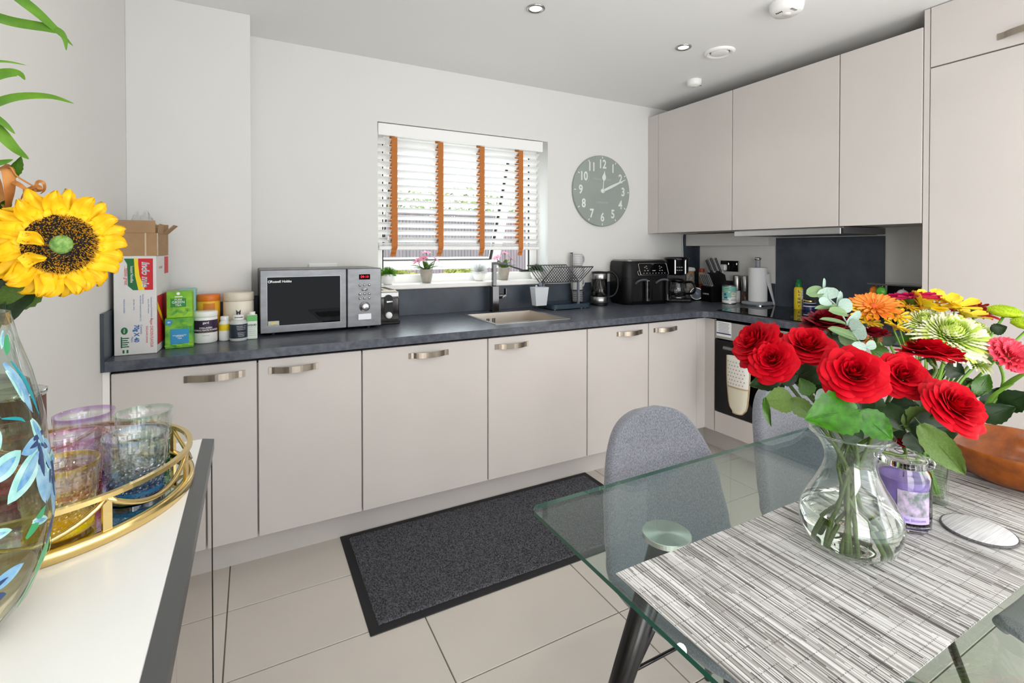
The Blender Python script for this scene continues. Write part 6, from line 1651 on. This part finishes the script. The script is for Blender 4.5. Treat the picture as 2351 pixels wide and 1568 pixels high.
def daisy(loc, axis, R_, col, label, wob, n=13, grp=None, name='daisy', cup=.25, w_=.42, eye='#b9821c'):
    t = thing(name, label, 'flower', loc, 0, grp)
    mm = MATS.get('daisy_'+col[1:]) or mat('daisy_'+col[1:], col, .5, n=(40, .2)); F = frame((0,0,0), axis)
    p1 = flat_petal(R_, R_*w_, mm, cup)
    for k in range(n): link('petal', p1, t).matrix_basis = F @ Matrix.Rotation(2*PI*k/n, 4, 'Z') @ Matrix.Rotation(.12*math.sin(k*2.1), 4, 'X')
    MB().lathe([(.0065,.001),(.005,.005),(.0001,.006)], 14, 0, (0,0,0), True, F).lathe([(.0001,-.008),(.005,-.003),(.007,.002)], 12, 0, (0,0,0), True, F).build('eye', MATS.get('daisy_eye') or mat('daisy_eye', eye, .7), t)
    stem_to(t, F @ Vector((0,0,-.007)), wob, .0014)
    return t
for k, (loc, nm) in enumerate((((1.3140,0.5793,1.1636), 'small yellow daisy just right of the orange gerbera stem'), ((1.3826,0.5883,1.1819), 'small yellow daisy below the pink gerbera'), ((1.2755,0.5655,1.1444), 'lowest small yellow daisy above the side facing rose'), ((1.2669,0.6270,1.1670), 'small yellow daisy at the left behind the eucalyptus'), ((1.2683,0.6147,1.1481), 'small yellow daisy under the left half of orange gerbera'), ((1.3652,0.6202,1.1796), 'small yellow daisy behind the orange gerbera petals'), ((1.3974,0.6145,1.1880), 'small yellow daisy at the back left of the pink gerbera'), ((1.2798,0.6429,1.1788), 'half hidden yellow daisy furthest left in the bouquet'))):
    daisy(loc, ((-.45+.3*(k % 3)), -.35, .8), .021, '#ecc51a', nm, .13*k)
for k, (loc, nm) in enumerate((((1.4186,0.5466,1.1894), 'large yellow lily-like bloom right of the pink gerbera stem'), ((1.4329,0.5163,1.1857), 'large yellow lily-like bloom at the centre of bouquet'), ((1.4505,0.5067,1.1656), 'large yellow lily-like bloom beside the red gerbera'), ((1.3897,0.5619,1.1833), 'large yellow lily-like bloom just under the pink gerbera'))):
    daisy(loc, (-.4+.25*k, -.35, .85), .038, '#f4d41f', nm, .2*k, 6, None, 'alstroemeria', .55, .85)
daisy((1.2201,0.5946,1.1150), (-.5,-.4,.7), .022, '#d98a62', 'small salmon bloom below the dark red rose', .7, 7, None, 'alstroemeria', .6, .8)
M_chr = mat('chrysanthemum_petal', '#d3e283', .55, n=(12, .4), col2='#bdd556'); M_chrw = mat('chrysanthemum_tip', '#eef1d2', .55)
def mum(loc, axis, R_, label, wob, n=170, seed=1):
    t = thing('chrysanthemum', label, 'flower', loc, 0); r_ = random.Random(seed); m = MB()
    for k in range(n):
        q = (k+.5)/n; a = k*2.39996; el = math.radians(88-100*q**.8)
        d = Vector((math.cos(a)*math.cos(el), math.sin(a)*math.cos(el), math.sin(el)*.70)); L = R_*(.62+.42*q)*r_.uniform(.9, 1.06); s_ = Vector((-math.sin(a), math.cos(a), 0))*R_*.062
        b0 = d*R_*.12; c0 = d*L*.7+Vector((0,0,.05*R_)); tip = d*L+Vector((-math.cos(a)*.10*(1-q), -math.sin(a)*.10*(1-q), .10*(1-q)))*R_
        lift = d.cross(s_).normalized()*R_*.035
        m.add([b0-s_*.6, b0+s_*.6, c0+s_, c0-s_, tip+s_*.45, tip-s_*.45, c0-lift], [(0,6,3),(1,2,6),(0,1,6)], 0, True)
        m.add([c0-s_, c0+s_, tip+s_*.45, tip-s_*.45], [(0,1,2,3)], 1 if (q > .22 and k % 3) else 0, True)
    me = m.mesh('petals', [M_chr, M_chrw]); F = frame((0,0,0), axis); me.transform(F)
    stuff(link('petals', me, t))
    MB().lathe([(.0001,R_*.40),(R_*.08,R_*.36),(R_*.10,R_*.1)], 16, 0, (0,0,0), True, F).build('heart', mat('mum_heart', '#a9cf1c', .6) if 'mum_heart' not in MATS else MATS['mum_heart'], t)
    MB().lathe([(.0001,-R_*.3),(R_*.15,-R_*.2),(R_*.2,R_*.05)], 14, 0, (0,0,0), True, F).build('calyx', M_stem, t)
    stem_to(t, F @ Vector((0,0,-R_*.28)), wob, .003)
    return t
mum((1.3842,0.5075,1.1229), (-.38,-.42,.8), .078, 'largest pale green chrysanthemum in the middle of the bouquet', .2, 420, 1)
mum((1.3810,0.5548,1.1481), (-.5,-.3,.8), .048, 'pale green chrysanthemum at the left under the pink gerbera', .4, 300, 2)
mum((1.4941,0.5057,1.1261), (.1,-.3,.9), .048, 'pale green chrysanthemum under the red gerbera', .6, 300, 3)
mum((1.4078,0.4715,1.0670), (.0,-.4,.85), .033, 'small pale green chrysanthemum low beside the carnation', .8, 200, 4)
M_but = mat('button_mum', '#b4d11c', .65, n=(220, .35))
def button(loc, axis, R_, label, wob):
    t = thing('button_chrysanthemum', label, 'flower', loc, 0); F = frame((0,0,0), axis); m = MB()
    m.lathe([(.0001,-R_*.25),(R_*.6,-R_*.25),(R_,-R_*.02),(R_*.97,R_*.20),(R_*.7,R_*.42),(R_*.3,R_*.52),(.0001,R_*.54)], 26, 0, (0,0,0), True, F)
    for k in range(220):
        a = k*2.39996; q = math.sqrt((k+.5)/220); z = R_*(.54-.36*q**2.4); p = Vector((R_*q*math.cos(a), R_*q*math.sin(a), z)); s_ = .0018
        m.add([F @ (p+Vector((s_,0,0))), F @ (p+Vector((-s_*.5,s_*.8,0))), F @ (p+Vector((-s_*.5,-s_*.8,0))), F @ (p+Vector((0,0,.0032)))], [(0,1,3),(1,2,3),(2,0,3)])
    m.build('bloom', M_but, t)
    stem_to(t, F @ Vector((0,0,-R_*.25)), wob, .0028)
    return t
button((1.5186,0.4593,1.1740), (.05,-.12,1), .030, 'lime green button chrysanthemum at the right, behind red gerbera', .35)
button((1.5117,0.4174,1.1514), (.05,-.12,1), .030, 'lime green button chrysanthemum cut off by the right picture edge', .45)
# carnation
M_car = mat('carnation', '#e0303f', .55, n=(18, .3, 3), col2='#f0637e')
CA = thing('carnation', 'coral red ruffled carnation at the right edge of the bouquet', 'flower', (1.4139,0.4121,1.1008), 0)
Fc2 = frame((0,0,0), (-.35,-.62,.62))
for lay, (n_, L, a0, a1) in enumerate(((9,.042,60,96),(9,.038,45,78),(8,.033,28,58),(6,.027,10,36))):
    for q_ in range(2):
        m = MB(); ph = q_*2.2+lay
        def fn(u, v, L=L, a0=a0, a1=a1, ph=ph):
            s_ = 2*u-1; rr_, zz = .003, 0
            for k in range(5):
                a = math.radians(a0+(a1-a0)*v*(k+.5)/5); rr_ += L*v/5*math.sin(a); zz += L*v/5*math.cos(a)
            zz += .0035*math.sin(11*s_+ph)*v*v+.0018*math.sin(31*s_)*v**3; rr_ += .002*math.sin(23*s_+ph)*v**2
            return (rr_*math.cos(s_*.55), rr_*math.sin(s_*.55), zz)
        me = m.grid(fn, 14, 5).mesh('petal', M_car)
        for k in range(q_, n_, 2): link('petal', me, CA).matrix_basis = Fc2 @ Matrix.Rotation(2*PI*k/n_+lay*.4, 4, 'Z') @ Matrix.Translation((0,0,-.014))
MB().lathe([(.0001,-.045),(.006,-.044),(.009,-.02),(.007,-.008)], 14, 0, (0,0,0), True, Fc2).build('calyx', M_bst, CA)
MB().tube(bez([Fc2 @ Vector((0,0,-.042)), rel((1.4314,0.4357,1.0208), CA), rel((1.3943,0.4768,0.9240), CA), rel(FGc+Vector((.01,0,.15)), CA), rel(FGc+Vector((-.01,.01,.025)), CA)], 6), .0032, 7).build('stem', M_bst, CA)
ribbon([(1.4179,0.4316,1.0237), (1.4015,0.4067,1.0503), (1.4016,0.3843,1.0734)], .012, 'leaf', M_bst, CA); ribbon([(1.4068,0.4594,0.9657), (1.3921,0.4339,1.0127), (1.4014,0.4066,1.0413)], .010, 'leaf', M_bst, CA)
PL(CA, (1.3894,0.4572,0.9549), (1.4012,0.4061,0.9914), .045, LM['d']); PL(CA, (1.4177,0.4312,0.9863), (1.4021,0.3834,1.0245), .05, LM['d']); PL(CA, (1.4127,0.4563,0.9704), (1.4314,0.4357,1.0208), .045, LM['d'], .3); PL(CA, (1.4075,0.4708,1.0008), (1.4215,0.4526,1.0465), .035, LM['n'], .2)
PL(G3, (1.4911,0.4734,1.1332), (1.4965,0.4480,1.1463), .028, LM['d']); PL(G3, (1.4776,0.4797,1.0635), (1.4997,0.4683,1.0934), .03, LM['n']); PL(G1, (1.3163,0.5885,1.0994), (1.2896,0.6031,1.1298), .04, LM['d']); PL(G2, (1.3941,0.5700,1.1161), (1.3761,0.5800,1.1471), .04, LM['d']); PL(G2, (1.3984,0.5216,1.0536), (1.4122,0.4915,1.0388), .045, LM['d'], .2)
PL(G3, (1.4465,0.4727,0.9948), (1.4036,0.4846,1.0268), .05, LM['d']); PL(G3, (1.3991,0.4981,1.0095), (1.4380,0.4775,1.0192), .04, LM['n'], .3); PL(G1, (1.3621,0.5866,1.0852), (1.3805,0.5773,1.1161), .045, LM['n']); PL(G2, (1.3876,0.5499,1.0386), (1.4142,0.5353,1.0082), .05, LM['d'])
